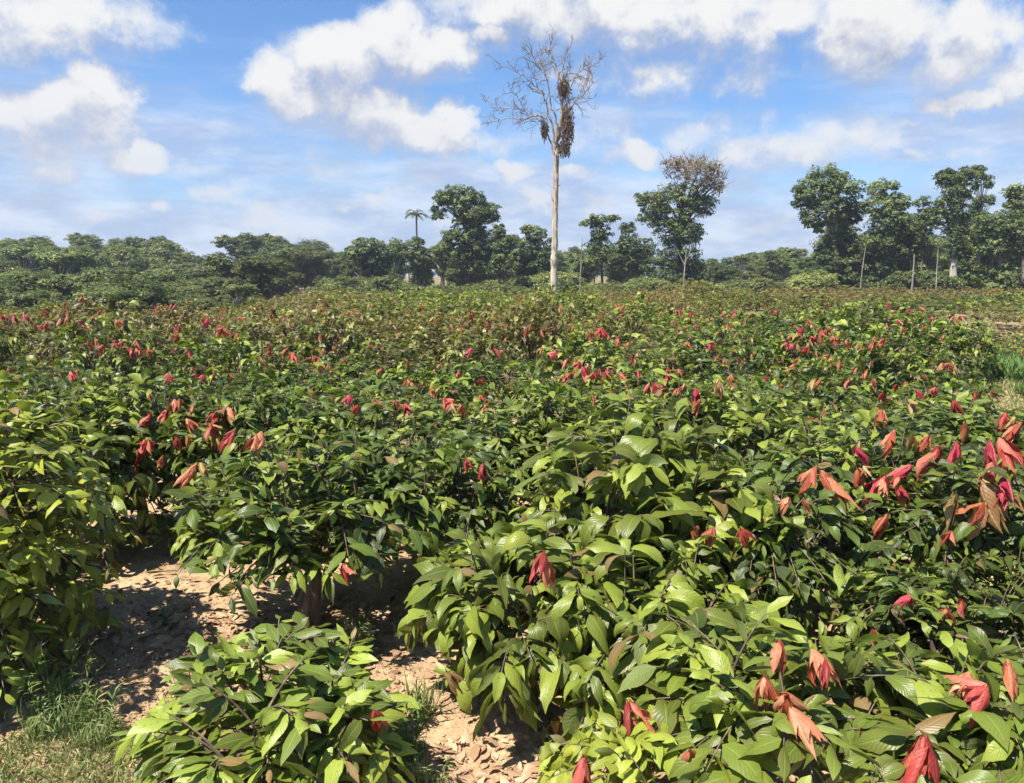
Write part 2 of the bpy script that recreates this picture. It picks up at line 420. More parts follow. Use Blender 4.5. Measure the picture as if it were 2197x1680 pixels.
def litter_mat():
    m, t = new_mat('dry_fallen_leaf')
    at = t.node('ShaderNodeAttribute', attribute_name='tint'); s = t.node('ShaderNodeSeparateXYZ'); t.l.new(at.outputs['Vector'], s.inputs[0])
    col = t.mix(t.sm(s.outputs[0], 0.0, 0.6), c4(0.11,0.06,0.038), c4(0.36,0.22,0.13))
    col = t.mix(t.sm(s.outputs[0], 0.6, 1.0), col, c4(0.52,0.38,0.24))
    finish(t, col, 0.75, 0.15, trans=0.1)
    return m
M['litter'] = litter_mat()

# ------------------------------------------------------------------ terrain
def sstep(x): x = np.clip(x,0,1); return x*x*(3-2*x)
def valley(x, y):
    """metres inside the wooded hollow on the left (positive inside)"""
    xb = -9.0 - (y-26)*0.165
    yb = 26 + np.clip(-9.0 - x, 0, None)*0.75
    return np.minimum(xb-x, (y-yb)*0.9)
def H(x, y):
    x = np.asarray(x, float); y = np.asarray(y, float)
    h = 0.10*np.sin(x*0.21+1.3)*np.sin(y*0.17) + 0.22*np.sin(x*0.07+y*0.05)*sstep((y-12)/25)
    h = h - sstep((valley(x,y)+1)/22)*4.5*(1-0.9*sstep((y-110)/110))
    # gentle rise with the bare patch that faces the camera, right
    h = h - 2.0*np.exp(-((x-26)/12)**2)*sstep((y-26)/10)*(1-sstep((y-48)/8)) - h*0.8*np.exp(-(((x-32)/10)**2 + ((y-63)/12)**2))
    h = h + 1.2*np.exp(-(((x-15)/9)**2 + ((y-52)/9)**2))
    # shallow dip across the right foreground and the track
    h = h - 0.35*np.exp(-(((x-9)/6)**2 + ((y-15)/5)**2))
    h = h + 3.0*sstep((y-170)/250)
    near = np.exp(-(x**2+(y-5)**2)/40.0)
    return h*(1-near)
def Hs(x, y): return float(H(x, y))

def value_noise(seed, n=64):
    g = np.random.default_rng(seed).random((n,n))
    def f(x, y):
        xi = np.floor(x).astype(int); yi = np.floor(y).astype(int); fx = x-xi; fy = y-yi
        fx = fx*fx*(3-2*fx); fy = fy*fy*(3-2*fy)
        a=g[xi%n,yi%n]; b=g[(xi+1)%n,yi%n]; c=g[xi%n,(yi+1)%n]; d=g[(xi+1)%n,(yi+1)%n]
        return (a*(1-fx)+b*fx)*(1-fy)+(c*(1-fx)+d*fx)*fy
    return f
vn1, vn2, vn3, vn4, vn5 = [value_noise(s) for s in (1,2,3,4,5)]
def micro(x, y):
    r = np.hypot(x, y)
    fade = np.clip(1-(r-14)/10, 0, 1)
    a = (vn1(x*1.1,y*1.1)-.5)*0.16 + (vn2(x*3.1,y*3.1)-.5)*0.06
    n = vn3(x*8,y*8); n4 = vn4(x*19,y*19)
    clod = np.maximum(n-.55,0)*0.03 + (n4-.5)*0.024 + (vn5(x*43,y*43)-.5)*0.010
    return (a+clod)*fade

M_ground, t = new_mat('soil_ground')
geo = t.node('ShaderNodeNewGeometry'); P = geo.outputs['Position']
sp = t.node('ShaderNodeSeparateXYZ'); t.l.new(P, sp.inputs[0])
dist = t.vm('LENGTH', P, out=1)
n1 = t.noise(P, 2.2, 6, 0.6); n2 = t.noise(P, 14.0, 6, 0.7); n3 = t.noise(P, 0.35, 4); n4 = t.noise(P, 60.0, 3, 0.6)
soil = t.mix(t.sm(n1, 0.35, 0.65), c4(0.31,0.200,0.108), c4(0.47,0.330,0.185))
soil = t.mix(t.m('MULTIPLY', t.sm(n2, 0.42, 0.70), 0.55), soil, c4(0.56,0.41,0.26))
soil = t.mix(t.m('MULTIPLY', t.sm(n2, 0.50, 0.30), 0.6), soil, c4(0.19,0.10,0.06))
soil = t.mix(t.m('MULTIPLY', t.sm(n4, 0.55, 0.7), 0.4), soil, c4(0.20,0.11,0.06))
weed = t.mix(t.sm(n2, 0.35, 0.65), c4(0.06,0.085,0.022), c4(0.22,0.17,0.08))
fw = t.m('MULTIPLY', t.sm(dist, 9.0, 22.0), t.sm(n3, 0.30, 0.55))
wx = t.m('SUBTRACT', sp.outputs[0], 31.0); wy = t.m('SUBTRACT', sp.outputs[1], 65.0)
bare = t.sm(t.m('SQRT', t.m('ADD', t.m('POWER', t.m('DIVIDE', wx, 5.5), 2.0), t.m('POWER', t.m('DIVIDE', wy, 11.0), 2.0))), 0.7, 1.25, 0.0, 1.0)
col = t.mix(t.m('MULTIPLY', t.m('MULTIPLY', fw, bare), 0.85), soil, weed)
finish(t, col, 0.95, 0.1, t.m('ADD', n2, t.m('MULTIPLY', n4, 0.5)), 0.6, 0.02)

def build_ground():
    rad = [0.6]
    while rad[-1] < 900: rad.append(rad[-1]*(1.0085 if rad[-1] < 16 else 1.03) )
    rad = np.array(rad)
    fine = np.radians(np.arange(-44, 44.01, 0.2)); coarse = np.radians(np.arange(48, 316, 4.0))
    ang = np.concatenate([fine, coarse]); nA = len(ang)
    X = rad[:,None]*np.sin(ang)[None,:]; Y = rad[:,None]*np.cos(ang)[None,:]
    Z = H(X,Y)+micro(X,Y)
    V = np.stack([X,Y,Z],-1).reshape(-1,3)
    i = np.arange(len(rad)-1)[:,None]*nA; j = np.arange(nA)[None,:]; j2=(j+1)%nA
    Q = np.stack([i+j, i+nA+j, i+nA+j2, i+j2],-1).reshape(-1,4)
    mb = MB(); mb.add(V,Q)
    # close the middle under the camera
    c = np.array([[0,0,0.0]]); ring = V[:nA]
    k = nA//2*2
    Vc = np.concatenate([c, ring]); Qc = [[0, a+1, (a+1)%nA+1, (a+2)%nA+1] for a in range(0, nA-1, 2)]
    Qc = [[0,(a+2)%nA+1,(a+1)%nA+1,a+1] for a in range(0,nA-1,2)]
    mb.add(Vc, Qc)
    o = obj('ground', mb.mesh('ground', M_ground)); tag(o, 'reddish tan soil of the plantation with clods and weeds', 'ground', kind='structure')
build_ground()
def gz(x, y): return float(H(x,y)+micro(np.float64(x),np.float64(y)))

# ------------------------------------------------------------------ cocoa bushes
def bush_meshes(seed, Rr, Ht, twigs, per, L0, lod, rt=0, droop=0.9, spread=0.16, low=-0.15, two_row=True, yel=0.0, dry=0.03, stems=1):
    """a cocoa bush: stems that fork into limbs, twigs with leaves in two hanging rows"""
    rng = np.random.default_rng(seed)
    tr = MB(); lf = MB()
    fork = 0.30*Ht
    nl = 6
    heads = []
    for s_ in range(stems):
        a = rng.random()*6.28; r0 = 0.0 if stems == 1 else 0.10+0.1*rng.random()
        b = np.array([math.cos(a)*r0, math.sin(a)*r0, -0.06]); tp = b + np.array([math.cos(a)*.08, math.sin(a)*.08, fork+0.06])
        rb = rt or (0.055 if stems==1 else 0.035)
        tube(tr, bez(b, (b+tp)/2+rng.normal(size=3)*.02, tp, 6), np.linspace(rb*1.25, rb*.8, 6)*Ht/1.7, 9 if lod==0 else 5, bark=.25, seed=seed)
        heads.append(tp)
    cen = np.array([0,0,Ht*0.42])
    limbs = []
    for i in range(nl):
        a = i*2*pi/nl + rng.random()*.7; el = R(rng.uniform(15,60))
        h = heads[i%len(heads)]
        e = np.array([math.cos(a)*math.cos(el)*Rr*.62, math.sin(a)*math.cos(el)*Rr*.62, fork+math.sin(el)*(Ht-fork)*.75])
        pts = bez(h, h+np.array([math.cos(a)*.15*Rr, math.sin(a)*.15*Rr, .30*Ht]), e, 7)
        limbs.append(pts)
        tube(tr, pts, np.linspace(.028,.010,7)*Ht/1.7, 6 if lod==0 else 4, bark=.2, seed=seed+i)
    LP = np.concatenate(limbs)
    # lumps that break the dome
    la = rng.random(7)*2*pi; lz = rng.uniform(.0,1.0,7); lamp = rng.uniform(-.22,.25,7)
    P=[];D=[];U=[];L=[];Dr=[];T=[];Fo=[]
    for k in range(twigs):
        inner = rng.random() < .25
        a = rng.random()*2*pi; z = rng.uniform(low,1.0)**1.0
        cz = z; cr = math.sqrt(max(0.02,1-abs(cz)**2.2))
        lump = 1+sum(am*math.exp(-(((a-b+pi)%(2*pi)-pi)/.55)**2-((z-c)/.35)**2) for a_,b,c,am in zip(range(7),la,lz,lamp))
        sc = lump*(rng.uniform(.45,.72) if inner else rng.uniform(.78,1.03))
        zz = cen[2] + (cz*(Ht-cen[2])*sc if cz > 0 else cz*Ht*1.3*sc)
        e = np.array([math.cos(a)*cr*Rr*sc, math.sin(a)*cr*Rr*sc, zz])
        j = np.argmin(np.linalg.norm(LP-e*0.75-cen*.15,axis=1)); b = LP[j]
        v = e-b; ln = np.linalg.norm(v)
        up = .25+.25*rng.random()
        m_ = b+v*.5+np.array([0,0,up*ln*.5])
        tw = bez(b, m_, e, 9)
        if lod <= 1: tube(tr, tw[::2] if lod else tw, np.linspace(.008,.0035,5 if lod else 9), 4 if lod==0 else 3, tint=(0,0,0))
        tipd = nrm(tw[-1]-tw[-3])
        seg = min(0.95, per*0.043/max(ln,.05))
        age0 = rng.random()
        # colour belongs to the flush of leaves: young paler ones near the tips
        young = rng.random() < .30
        tt = 1-seg*(np.arange(per)/per)
        n_ = len(tt)
        for q,t_ in enumerate(tt):
            x = t_*8; i0 = min(7,int(x)); f = x-i0
            p = tw[i0]*(1-f)+tw[i0+1]*f; td = nrm(tw[i0+1]-tw[i0])
            sd = nrm(np.cross(td,[0,0,1.0])+1e-6)*(1 if q%2 else -1)
            if q==0: sd = sd*.1
            az = rng.normal(0,spread,3)
            d = td*rng.uniform(.35,.8)+sd*1.0+az+np.array([0,0,rng.uniform(-.35,.15)])
            P.append(p+sd*.012); D.append(d)
            U.append(np.array([0,0,1.0])+rng.normal(0,.46,3)+td*.2)
            sz = (0.62+.38*math.sin(pi*min(1,(q+1)/n_*1.05)**.7)) if q else .6
            L.append(L0*sz*rng.uniform(.6,1.32)); Dr.append(droop*rng.uniform(.2,1.9)); Fo.append(rng.uniform(-.12,.42))
            ag = .14+.48*age0+rng.normal(0,.17)
            if young and q < n_*.5: ag = .8+.2*rng.random()
            T.append((min(1.1,max(0,ag)), (.9 if rng.random()<dry else 0)+0.12*rng.random(), yel*rng.random()+(.5 if rng.random()<.02 else 0)))
    P=np.array(P);D=np.array(D);U=np.array(U);L=np.array(L)
    wd = L*np.clip(rng.normal(.38,.06,len(L)),.25,.55)
    if lod==0: leaves(lf,P,D,U,L,wd,np.array(Dr),np.array(Fo),np.array(T),nt=7,cols=(-1,-.5,0,.5,1),wave=.020,curl=.5,rng=rng,twist=1.0)
    elif lod==1: leaves(lf,P,D,U,L,wd,np.array(Dr),np.array(Fo),np.array(T),nt=4,cols=(-1,0,1),rng=rng,twist=1.0)
    elif lod==2: leaves(lf,P,D,U,L,wd*1.1,np.array(Dr),np.array(Fo),np.array(T),nt=2,cols=(-1,0,1))
    else: leaves(lf,P,D,U,L*1.15,wd*1.3,np.array(Dr),np.array(Fo)*0,np.array(T),nt=2,cols=(-1,1))
    return tr, lf
PROTO = {}
def proto(key, **kw):
    lod = kw['lod']
    tr, lf = bush_meshes(**kw)
    PROTO[key] = (tr.mesh('trunk_'+key, M['bark']), lf.mesh('foliage_'+key, M[['leaf','leaf_mid','leaf_far','leaf_far'][lod]], smooth=lod<2), kw['Rr'], kw['Ht'])
for i in range(5): proto(f'near{i}', seed=100+i, Rr=1.14, Ht=1.86, twigs=260, per=9, L0=.205, lod=0, spread=.30, low=[.0,-.1,-.3,-.3,-.3][i], droop=[.7,.9,1.1,.6,1.0][i], stems=[1,2,3,1,2][i], rt=[.095,0,0,0,0][i])
proto('limp', seed=131, Rr=1.2, Ht=1.95, twigs=170, per=11, L0=.32, lod=0, droop=1.5, spread=.2, low=-.3, stems=2, yel=.15)
proto('limp2', seed=137, Rr=1.0, Ht=1.5, twigs=115, per=10, L0=.32, lod=0, droop=1.4, spread=.22, low=-.2, stems=2, yel=.2)
proto('young', seed=141, Rr=.74, Ht=.98, twigs=150, per=9, L0=.195, lod=0, droop=.5, spread=.2, low=-.35, stems=3)
proto('big', seed=151, Rr=1.0, Ht=1.18, twigs=95, per=9, L0=.26, lod=0, droop=.8, spread=.24, low=.0, stems=2, yel=.25)
proto('big2', seed=157, Rr=1.0, Ht=1.18, twigs=95, per=9, L0=.265, lod=0, droop=.9, spread=.24, low=.0, stems=2, yel=.1)
proto('tall', seed=161, Rr=1.25, Ht=2.3, twigs=540, per=9, L0=.19, lod=0, droop=.8, spread=.35, low=-.45, stems=3, yel=.75)
for i in range(6): proto(f'mid{i}', seed=200+i, Rr=1.2, Ht=1.85, twigs=190, per=9, L0=.215, lod=1, droop=.8+.12*i, spread=.3, low=-.3, stems=2, dry=.06)
for i in range(5): proto(f'far{i}', seed=300+i, Rr=1.35, Ht=1.60, twigs=110, per=8, L0=.25, lod=2, droop=1.0, spread=.3, low=-.2, dry=.10)

BUSH = []       # (object, x, y, z, R, H)
def bush(key, x, y, sc=1.0, rz=0.0, col=(0,0,1,1), label=None, group=None, zs=1.0, cat='bush', name='cocoa_bush'):
    tm, lm, Rr, Ht = PROTO[key]
    z = gz(x, y)
    root = empty(name, (x, y, z), rz, (sc, sc, sc*zs))
    obj('trunk', tm, root); f = obj('foliage', lm, root); f.color = col
    tag(root, label, cat, group)
    BUSH.append((root, x, y, z, Rr*sc, Ht*sc*zs, rz))
    return root
NEAR = [
 ('near1', 2620, 6.0, 1.0, 1.0, 1.0, (0,0,1), 'cocoa bush outside the right edge beside the one hung with red leaves'),
 ('near3', 2560, 4.2, 1.0, 2.0, .8, (0,0,1), 'low cocoa bush outside the bottom right corner'),
 ('near4', 2640, 8.9, 1.0, 3.0, 1.0, (0,0,1), 'cocoa bush outside the right edge near the grassy strip'),
 ('near0', 3100, 6.6, 1.0, 4.0, 1.0, (0,.1,1), 'cocoa bush well outside the right edge'),
 ('near3', -330, 6.9, 1.1, 1.3, 1.1, (0,.1,1), 'added cocoa bush outside the left edge behind the tall yellowish one, for shade'),  # unseen bush, added to deepen the shade on the left soil
 ('near1', -900, 5.6, 1.2, 1.3, 1.2, (0,.1,1), 'added cocoa bush well outside the left edge, for shade'),  # further unseen bush, put in to block sun coming from the left
 ('tall', -480, 5.0, .9, 2.3, .9, (0,.25,1.2), 'yellowish cocoa bush added outside the left edge so its shade covers the soil'),  # out of view, added to throw its shadow over the lower left soil
 # key, px (centre), distance, scale, rz, zs, colour (dry, yellow, brightness), label
 ('tall', -105, 5.75, 1.0, .3, 1.0, (0,.25,1.25), 'tall yellowish cocoa bush cut by the left edge, over the dark shaded soil'),
 ('near0', 655, 6.5, 1.0, .9, .97, (0,0,1.0), 'rounded dark green cocoa bush with bare stout trunk over sunlit soil, left of centre'),
 ('near1', 915, 7.3, .90, 2.2, 1.0, (0,0,.95), 'cocoa bush on thin forked stems just right of the stout trunked one'),
 ('young', 615, 4.3, 1.08, .6, .93, (0,.12,1.3), 'low young cocoa plant with broad fresh green leaves at bottom, left of centre'),
 ('limp2', 1120, 5.35, .85, 1.0, 1.0, (0,.12,1.0), 'smaller cocoa bush with limp olive leaves beside the dry litter at bottom centre'),
 ('limp', 1370, 6.5, 1.02, 2.6, .98, (.0,.18,1.1), 'big drooping cocoa bush with pale green hanging leaves, right of centre'),
 ('near2', 1630, 6.2, .92, .4, .92, (0,0,.92), 'dark cocoa bush between the pale drooping bush and the red leaved right side'),
 ('near3', 1840, 7.2, .95, 1.9, 1.0, (.0,.0,1.0), 'cocoa bush with orange and red tip leaves right of the pale drooping bush'),
 ('near4', 2120, 6.3, .95, 3.4, 1.0, (.05,0,.9), 'cocoa bush at the right edge hung with many limp red leaves'),
 ('limp2', 1380, 5.15, .86, 4.2, .98, (0,.15,1.1), 'cocoa bush with wide drooping leaves in front of the big pale bush'),
 ('near2', 2010, 5.2, .72, 4.8, .85, (0,0,.85), 'low dark cocoa bush in the shade behind the crimson hanging leaf'),
 ('big', 1640, 3.95, .92, 0.2, .98, (0,.1,1.12), 'broad leaved cocoa bush bearing the largest salmon red leaves, bottom right of centre'),
 ('big2', 2060, 3.95, .95, 1.4, .98, (0,.1,1.12), 'broad leaved cocoa bush in the bottom right corner with a crimson hanging leaf'),
 ('big', 1370, 3.65, .62, 2.4, 1.0, (0,.5,1.3), 'small bright cocoa plant at the bottom edge beside a brown hanging leaf'),
 ('near3', 300, 8.9, .98, 2.9, 1.02, (0,.05,1.0), 'cocoa bush with reddish tips behind the gap left of the round dark bush'),
 ('near4', 130, 8.3, 1.02, 0.4, 1.08, (0,.15,1.08), 'leafy cocoa bush behind the tall yellowish one at the left edge'),
 ('near1', 560, 9.0, .95, 4.0, 1.0, (0,0,.98), 'cocoa bush behind the stout trunked bush, a bronze tip at its left'),
 ('near2', 800, 9.2, 1.0, .1, .98, (0,0,1.0), 'cocoa bush behind the stems of the forked bush, left of the litter gap'),
 ('near0', 1060, 8.9, .92, 3.3, .95, (0,0,.95), 'dark cocoa bush behind the bare soil gap near the centre'),
 ('near3', 1260, 8.8, 1.0, 5.0, 1.02, (0,.15,1.12), 'bright cocoa bush standing just behind the big drooping one, on its left'),
 ('near1', 1530, 8.7, 1.0, 1.2, 1.02, (0,.12,1.1), 'bright cocoa bush standing just behind the big drooping one, on its right'),
 ('near4', 1760, 9.4, .98, 2.5, .98, (0,0,1.0), 'cocoa bush behind the orange tipped bush, a yellow green tuft on top'),
 ('near0', 2010, 9.0, .98, 4.3, .92, (.08,0,.95), 'dull cocoa bush with bronze tips behind the red leaved right side'),
 ('near2', 2230, 8.6, .95, 5.5, .9, (.05,0,.95), 'red tipped cocoa bush at the right edge below the grassy strip'),
]
for key, px, d, sc, rz, zs, cc, lab in NEAR:
    x = (px-1098)/FPX*math.hypot(d,2.4)*0.985
    bush(key, x, d, sc, rz, (cc[0],cc[1],cc[2],1), lab, 'cocoa bushes', zs)

def field_ok(x, y):
    if valley(x,y) > 7: return False
    # bare patches and the grassy track on the right
    if ((x-29.8)/3.0)**2+((y-62)/12.5)**2 < 1: return False
    if ((x-14.6)/3.6)**2+((y-45.5)/4.5)**2 < 1: return False
    if 12.3 < y < 31.5 and x > (.608-.0045*(y-12))*y: return False
    return True
frng = random.Random(7)
cand = []
sp_ = 2.62
ca, sa = math.cos(.30), math.sin(.30)
for i in range(-90, 90):
    for j in range(-30, 90):
        u = i*sp_ + frng.uniform(-.5,.5) + (j%2)*1.1; v = j*sp_ + frng.uniform(-.45,.45)
        x = u*ca - v*sa; y = u*sa + v*ca + 5
        if y < 10.2 or y > 128 or abs(x) > .66*y+3: continue
        if not field_ok(x, y): continue
        cand.append((math.hypot(x, y), x, y))
cand.sort()
NIND = 300-len(NEAR)
def zone_label(x, y, dry, yel):
    px = 1098 + x/y*FPX
    side = ('of the field at far left' if px < 330 else 'of the field left of middle' if px < 860 else 'of the field below the dead tree' if px < 1420 else 'of the field right of the dead tree' if px < 1850 else 'of the field at far right')
    look = 'brownish' if dry > .25 else 'dull olive' if dry > .14 else 'yellow green' if yel > .3 else 'dark green'
    band = 'in the nearer rows' if y < 16 else 'in the middle rows' if y < 27 else 'in the distant rows'
    return f'{look} cocoa bush {band} {side}'
for n, (r_, x, y) in enumerate(cand[:NIND]):
    v = float(vn1(np.float64(x*.09+20),np.float64(y*.09+11))); w = float(vn2(np.float64(x*.13+5),np.float64(y*.13)))
    dry = max(0, (v-.36)*.62)*(.2+.8*min(1,y/24)) + frng.uniform(0,.08) + (.16 if y>24 else .05 if y>17 else 0)
    yel = max(0,(w-.5))*.7
    px = 1098+x/y*FPX
    if y > 24 and (px < 720): dry += .14
    if px > 1500 and y > 26: dry *= .7
    key = ('mid%d' % frng.randrange(6)) if y < 26 else ('far%d' % frng.randrange(5))
    sc = frng.uniform(.84,1.14); zs = frng.uniform(.78,1.26)
    if px > 1500 and y < 17: zs *= .85
    if px > 1700 and 36 < y < 56: zs *= .55 if 1860 < px < 1990 else .9
    br = frng.uniform(.85,1.2)
    bush(key, x, y, sc, frng.random()*6.28, (dry, yel, br, 1), zone_label(x,y,dry,yel), 'cocoa bushes', zs)

# the remaining rows, beyond the three hundred largest: one mass
def far_rows():
    rng = np.random.default_rng(5)
    bases = []
    for i in range(5):
        tr, lf = bush_meshes(seed=400+i, Rr=1.5, Ht=1.55, twigs=34, per=7, L0=.36, lod=3, droop=.9, low=.05, dry=.12)
        bases.append(lf.arrays())
    mb = MB()
    for n, (r_, x, y) in enumerate(cand[NIND:]):
        V,Q,T,U = bases[n%5]
        a = rng.random()*6.28; c_,s_ = math.cos(a), math.sin(a); k = rng.uniform(.85,1.15)
        X = (V[:,0]*c_-V[:,1]*s_)*k + x; Y = (V[:,0]*s_+V[:,1]*c_)*k + y; Z = V[:,2]*k*rng.uniform(.75,1.1) + Hs(x,y)
        v = float(vn1(np.float64(x*.06+20),np.float64(y*.06+11)))
        T2 = T.copy(); T2[:,1] += max(0,(v-.30)*.6)+rng.uniform(.18,.36); T2[:,0] = np.clip(T2[:,0]+rng.normal(0,.12),0,1)
        mb.add(np.stack([X,Y,Z],-1), Q, T2, U)
    o = obj('cocoa_field', mb.mesh('cocoa_field', M['leaf_far'], smooth=False)); o.color = (0,0,1,1)
    tag(o, 'far rows of the cocoa field merging into one olive carpet up to the trees', 'crop', kind='stuff')
far_rows()

# ------------------------------------------------------------------ red shoots: limp young leaves hanging from shoot tips
def shoot_mesh(seed, n, mat, L=.215, straight=False, op=.42):
    rng = np.random.default_rng(seed); mb = MB()
    tube(mb, [[0,0,-.16],[.01,0,-.05],[0,.01,.03]], [.005,.004,.003], 5, tint=(.2,0,0))
    P=[];D=[];U=[];LL=[];T=[]
    for i in range(n):
        a = rng.random()*2*pi
        P.append([math.cos(a)*.01, math.sin(a)*.01, .03-.02*i/n]); o = rng.uniform(.05,op)
        D.append([math.cos(a)*o, math.sin(a)*o, rng.uniform(-1.0,-.25) if not straight else -1.0]); U.append([math.cos(a)*.9, math.sin(a)*.9, .5])
        LL.append(L*rng.uniform(.45,1.2)); T.append((rng.random(),0,0))
    LL=np.array(LL)
    leaves(mb,P,D,U,LL,LL*rng.uniform(.22,.38,n),rng.uniform(.2,1.5,n),rng.uniform(-.95,.3,n),T,nt=7,wave=.05,curl=.9,rng=rng,twist=1.1)
    return mb.mesh('shoot_%d'%seed, mat)
SH = {k: [shoot_mesh(500+10*k+i, [9,6,13,5,11][i], M['red%d'%k], [.215,.19,.20,.24,.17][i], op=[.42,.75,.3,.5,.95][i]) for i in range(5)] for k in range(4)}
def on_crown(px, py):
    """nearest cocoa crown met by the sight line, and the point on it"""
    d = np.array(ray(px, py)); o = np.array([0,0,CAM_H]); best = None
    for b in BUSH:
        root,x,y,z,Rr,Ht,rz = b
        if y > 45: continue
        c = np.array([x,y,z+Ht*.42]); s = np.array([Rr*.97,Rr*.97,Ht*.58])
        oo=(o-c)/s; dd=d/s
        A=dd@dd; B=oo@dd; Cc=oo@oo-1; disc=B*B-A*Cc
        if disc <= 0: continue
        tt=(-B-math.sqrt(disc))/A
        if tt>0 and (best is None or tt<best[0]): best=(tt,b)
    if best is None: return None
    return best[1], o+d*best[0]
# px, py, size, kind (0 crimson, 1 salmon, 2 bronze, 3 pink), number
REDS = [(375,880,1,1),(470,900,1.3,0),(455,935,1.2,1),(490,915,1.1,2),(322,912,1,0),(310,970,1.2,0),(380,960,.7,0),(560,955,1,1),(420,1022,1,1),(750,870,.9,3),(768,890,.9,0),(868,888,.9,3),(875,835,1,1),(925,850,1,1),(972,880,1.1,0),(990,890,1,1),(1028,830,1,0),(1035,1020,.8,0),
 (1190,775,1.1,3),(1215,790,1,1),(1248,808,1.2,3),(1275,820,.9,0),(1300,815,1,0),(1330,820,1,1),(1352,780,.9,3),(1395,778,1,0),(1405,845,1.1,3),(1432,805,1.2,1),(1345,855,.7,0),(1493,860,1.2,3),(1500,880,.8,1),(1540,840,1.2,2),(1430,830,1,0),
 (1525,785,1,0),(1560,780,1,0),(1595,785,1,1),(1615,770,1,1),(1650,810,1.2,2),(1735,905,1,1),(1745,835,1.1,2),(1475,750,1,0),(1325,745,.8,0),(1450,680,1.6,3),(1480,685,1.5,0),(1520,695,1.6,1),(1560,710,1.6,1),(1590,730,1.5,1),
 (1700,755,1.2,3),(1725,760,1.3,0),(1750,770,1.2,1),(1720,720,1.6,3),(1760,725,1.8,0),(1790,735,1.8,0),(1815,745,1.6,1),(1740,740,1.4,0),(1700,735,1.2,0),(1870,750,1.4,0),(1890,745,1.4,1),(1850,790,1.2,1),(1820,830,1.2,0),(1870,830,1.2,1),(1893,860,1.2,0),(1890,905,1,1),(1950,880,1.3,2),(2005,850,1,0),(2130,850,1.3,0),(2185,835,1.2,3),(1860,810,1,1),(1800,790,1,1),
 (2155,910,1.4,0),(2185,930,1.3,1),(2070,930,1.1,1),(2045,880,1,0),(2010,990,1.5,0),(2050,975,.9,3),(2145,970,1.4,0),(2120,975,1,3),(1950,1025,1.1,3),(1895,1050,1.2,3),(1920,1065,.9,0),(1765,1040,1.5,1),(1840,1030,1,1),(2108,1060,2.0,2),(2125,1020,1,0),(2150,1050,1.2,3),(2045,1090,1.5,2),(1900,1130,1,1),(1690,1095,.8,1),(1590,1160,.9,0),(1530,1160,.7,1),(2110,1110,1.6,1),(1915,950,1,1),(1990,960,1,1),(1955,960,1,2),(1835,985,.8,3),
 (1165,1215,1.2,0),(1175,1235,1,1),(735,1240,.8,0),(805,1555,.7,0),(1950,1300,.7,3),(2030,1330,.8,1),(2060,1310,.7,0),(2037,1165,.7,0),(1870,1380,.6,1),
 (1670,1410,1.0,1),(1745,1430,.9,1),(1770,1450,.8,0),(1640,1490,1.0,1),(1685,1530,1.35,1),(1700,1560,1.2,1),(1350,1540,1.1,0),(1195,1570,1.3,2),(1250,1655,1,0),(2110,1510,1.2,0),(2075,1480,.8,1),(2160,1450,.8,1),(1978,1620,1.3,0),(1980,1640,1.1,0),(1480,1640,.7,1),(960,1470,1.3,2),
 (30,690,1.6,3),(50,692,1.5,3),(10,690,1.4,0),(100,682,1.4,1),(125,690,1.5,1),(150,690,1.3,1),(445,700,1.3,3),(470,715,1.4,3),(480,722,1.3,1),(455,695,1.2,0),(380,735,1.2,3),(385,715,1.1,0),(402,770,.9,3),(435,822,.8,3),(362,827,.7,3),(292,750,1.2,3),(300,770,1.1,1),(265,750,1,3),(190,750,1.1,1),(222,758,1.1,1),(315,768,1,1),(282,765,1,0),(685,735,1,1),(695,765,1.1,1),(905,665,1.8,1),(940,700,1.2,1),(1050,710,1,0),(490,820,.7,0),
 (1130,722,1.2,1),(1160,725,1.2,1),(1230,715,1,1),(1085,715,.9,1),(1290,690,1,1)]
rr = random.Random(3)
shoots = 0
for px, py, s, k in REDS:
    hit = on_crown(px, py-10)
    if hit is None: continue
    b, p = hit; root = b[0]
    root_m = Vector((p[0]-b[1], p[1]-b[2], p[2]-b[3]))
    sx, sz = root.scale[0], root.scale[2]; a = -b[6]
    lx = root_m.x*math.cos(a)-root_m.y*math.sin(a); ly = root_m.x*math.sin(a)+root_m.y*math.cos(a)
    nrep = 1 if (px > 1850 and py > 820 and rr.random()<.75) else (3 if rr.random()<.5 else 2) if py < 1100 else 1 if py > 1380 else (2 if rr.random()<.4 else 1)
    for q in range(nrep):
        if q: k = rr.choice([k,k,0,1,1,2]); s *= rr.uniform(.6,1)
        if py < 900: s *= .9
        o = obj('red_leaf_cluster', SH[k][rr.randrange(5)], root, (lx/sx+q*rr.uniform(-.2,.2), ly/sx+q*rr.uniform(-.2,.2), root_m.z/sz+.05+q*.03), (rr.uniform(-.6,.6), rr.uniform(-.6,.6), rr.random()*6.28), (s*.92/sx, s*.92/sx, s*.92/sz))
        if k == 2: o['label'] = 'bronze limp young leaves'
        elif k == 1: o['label'] = 'salmon orange limp young leaves'
        shoots += 1
er = random.Random(12)
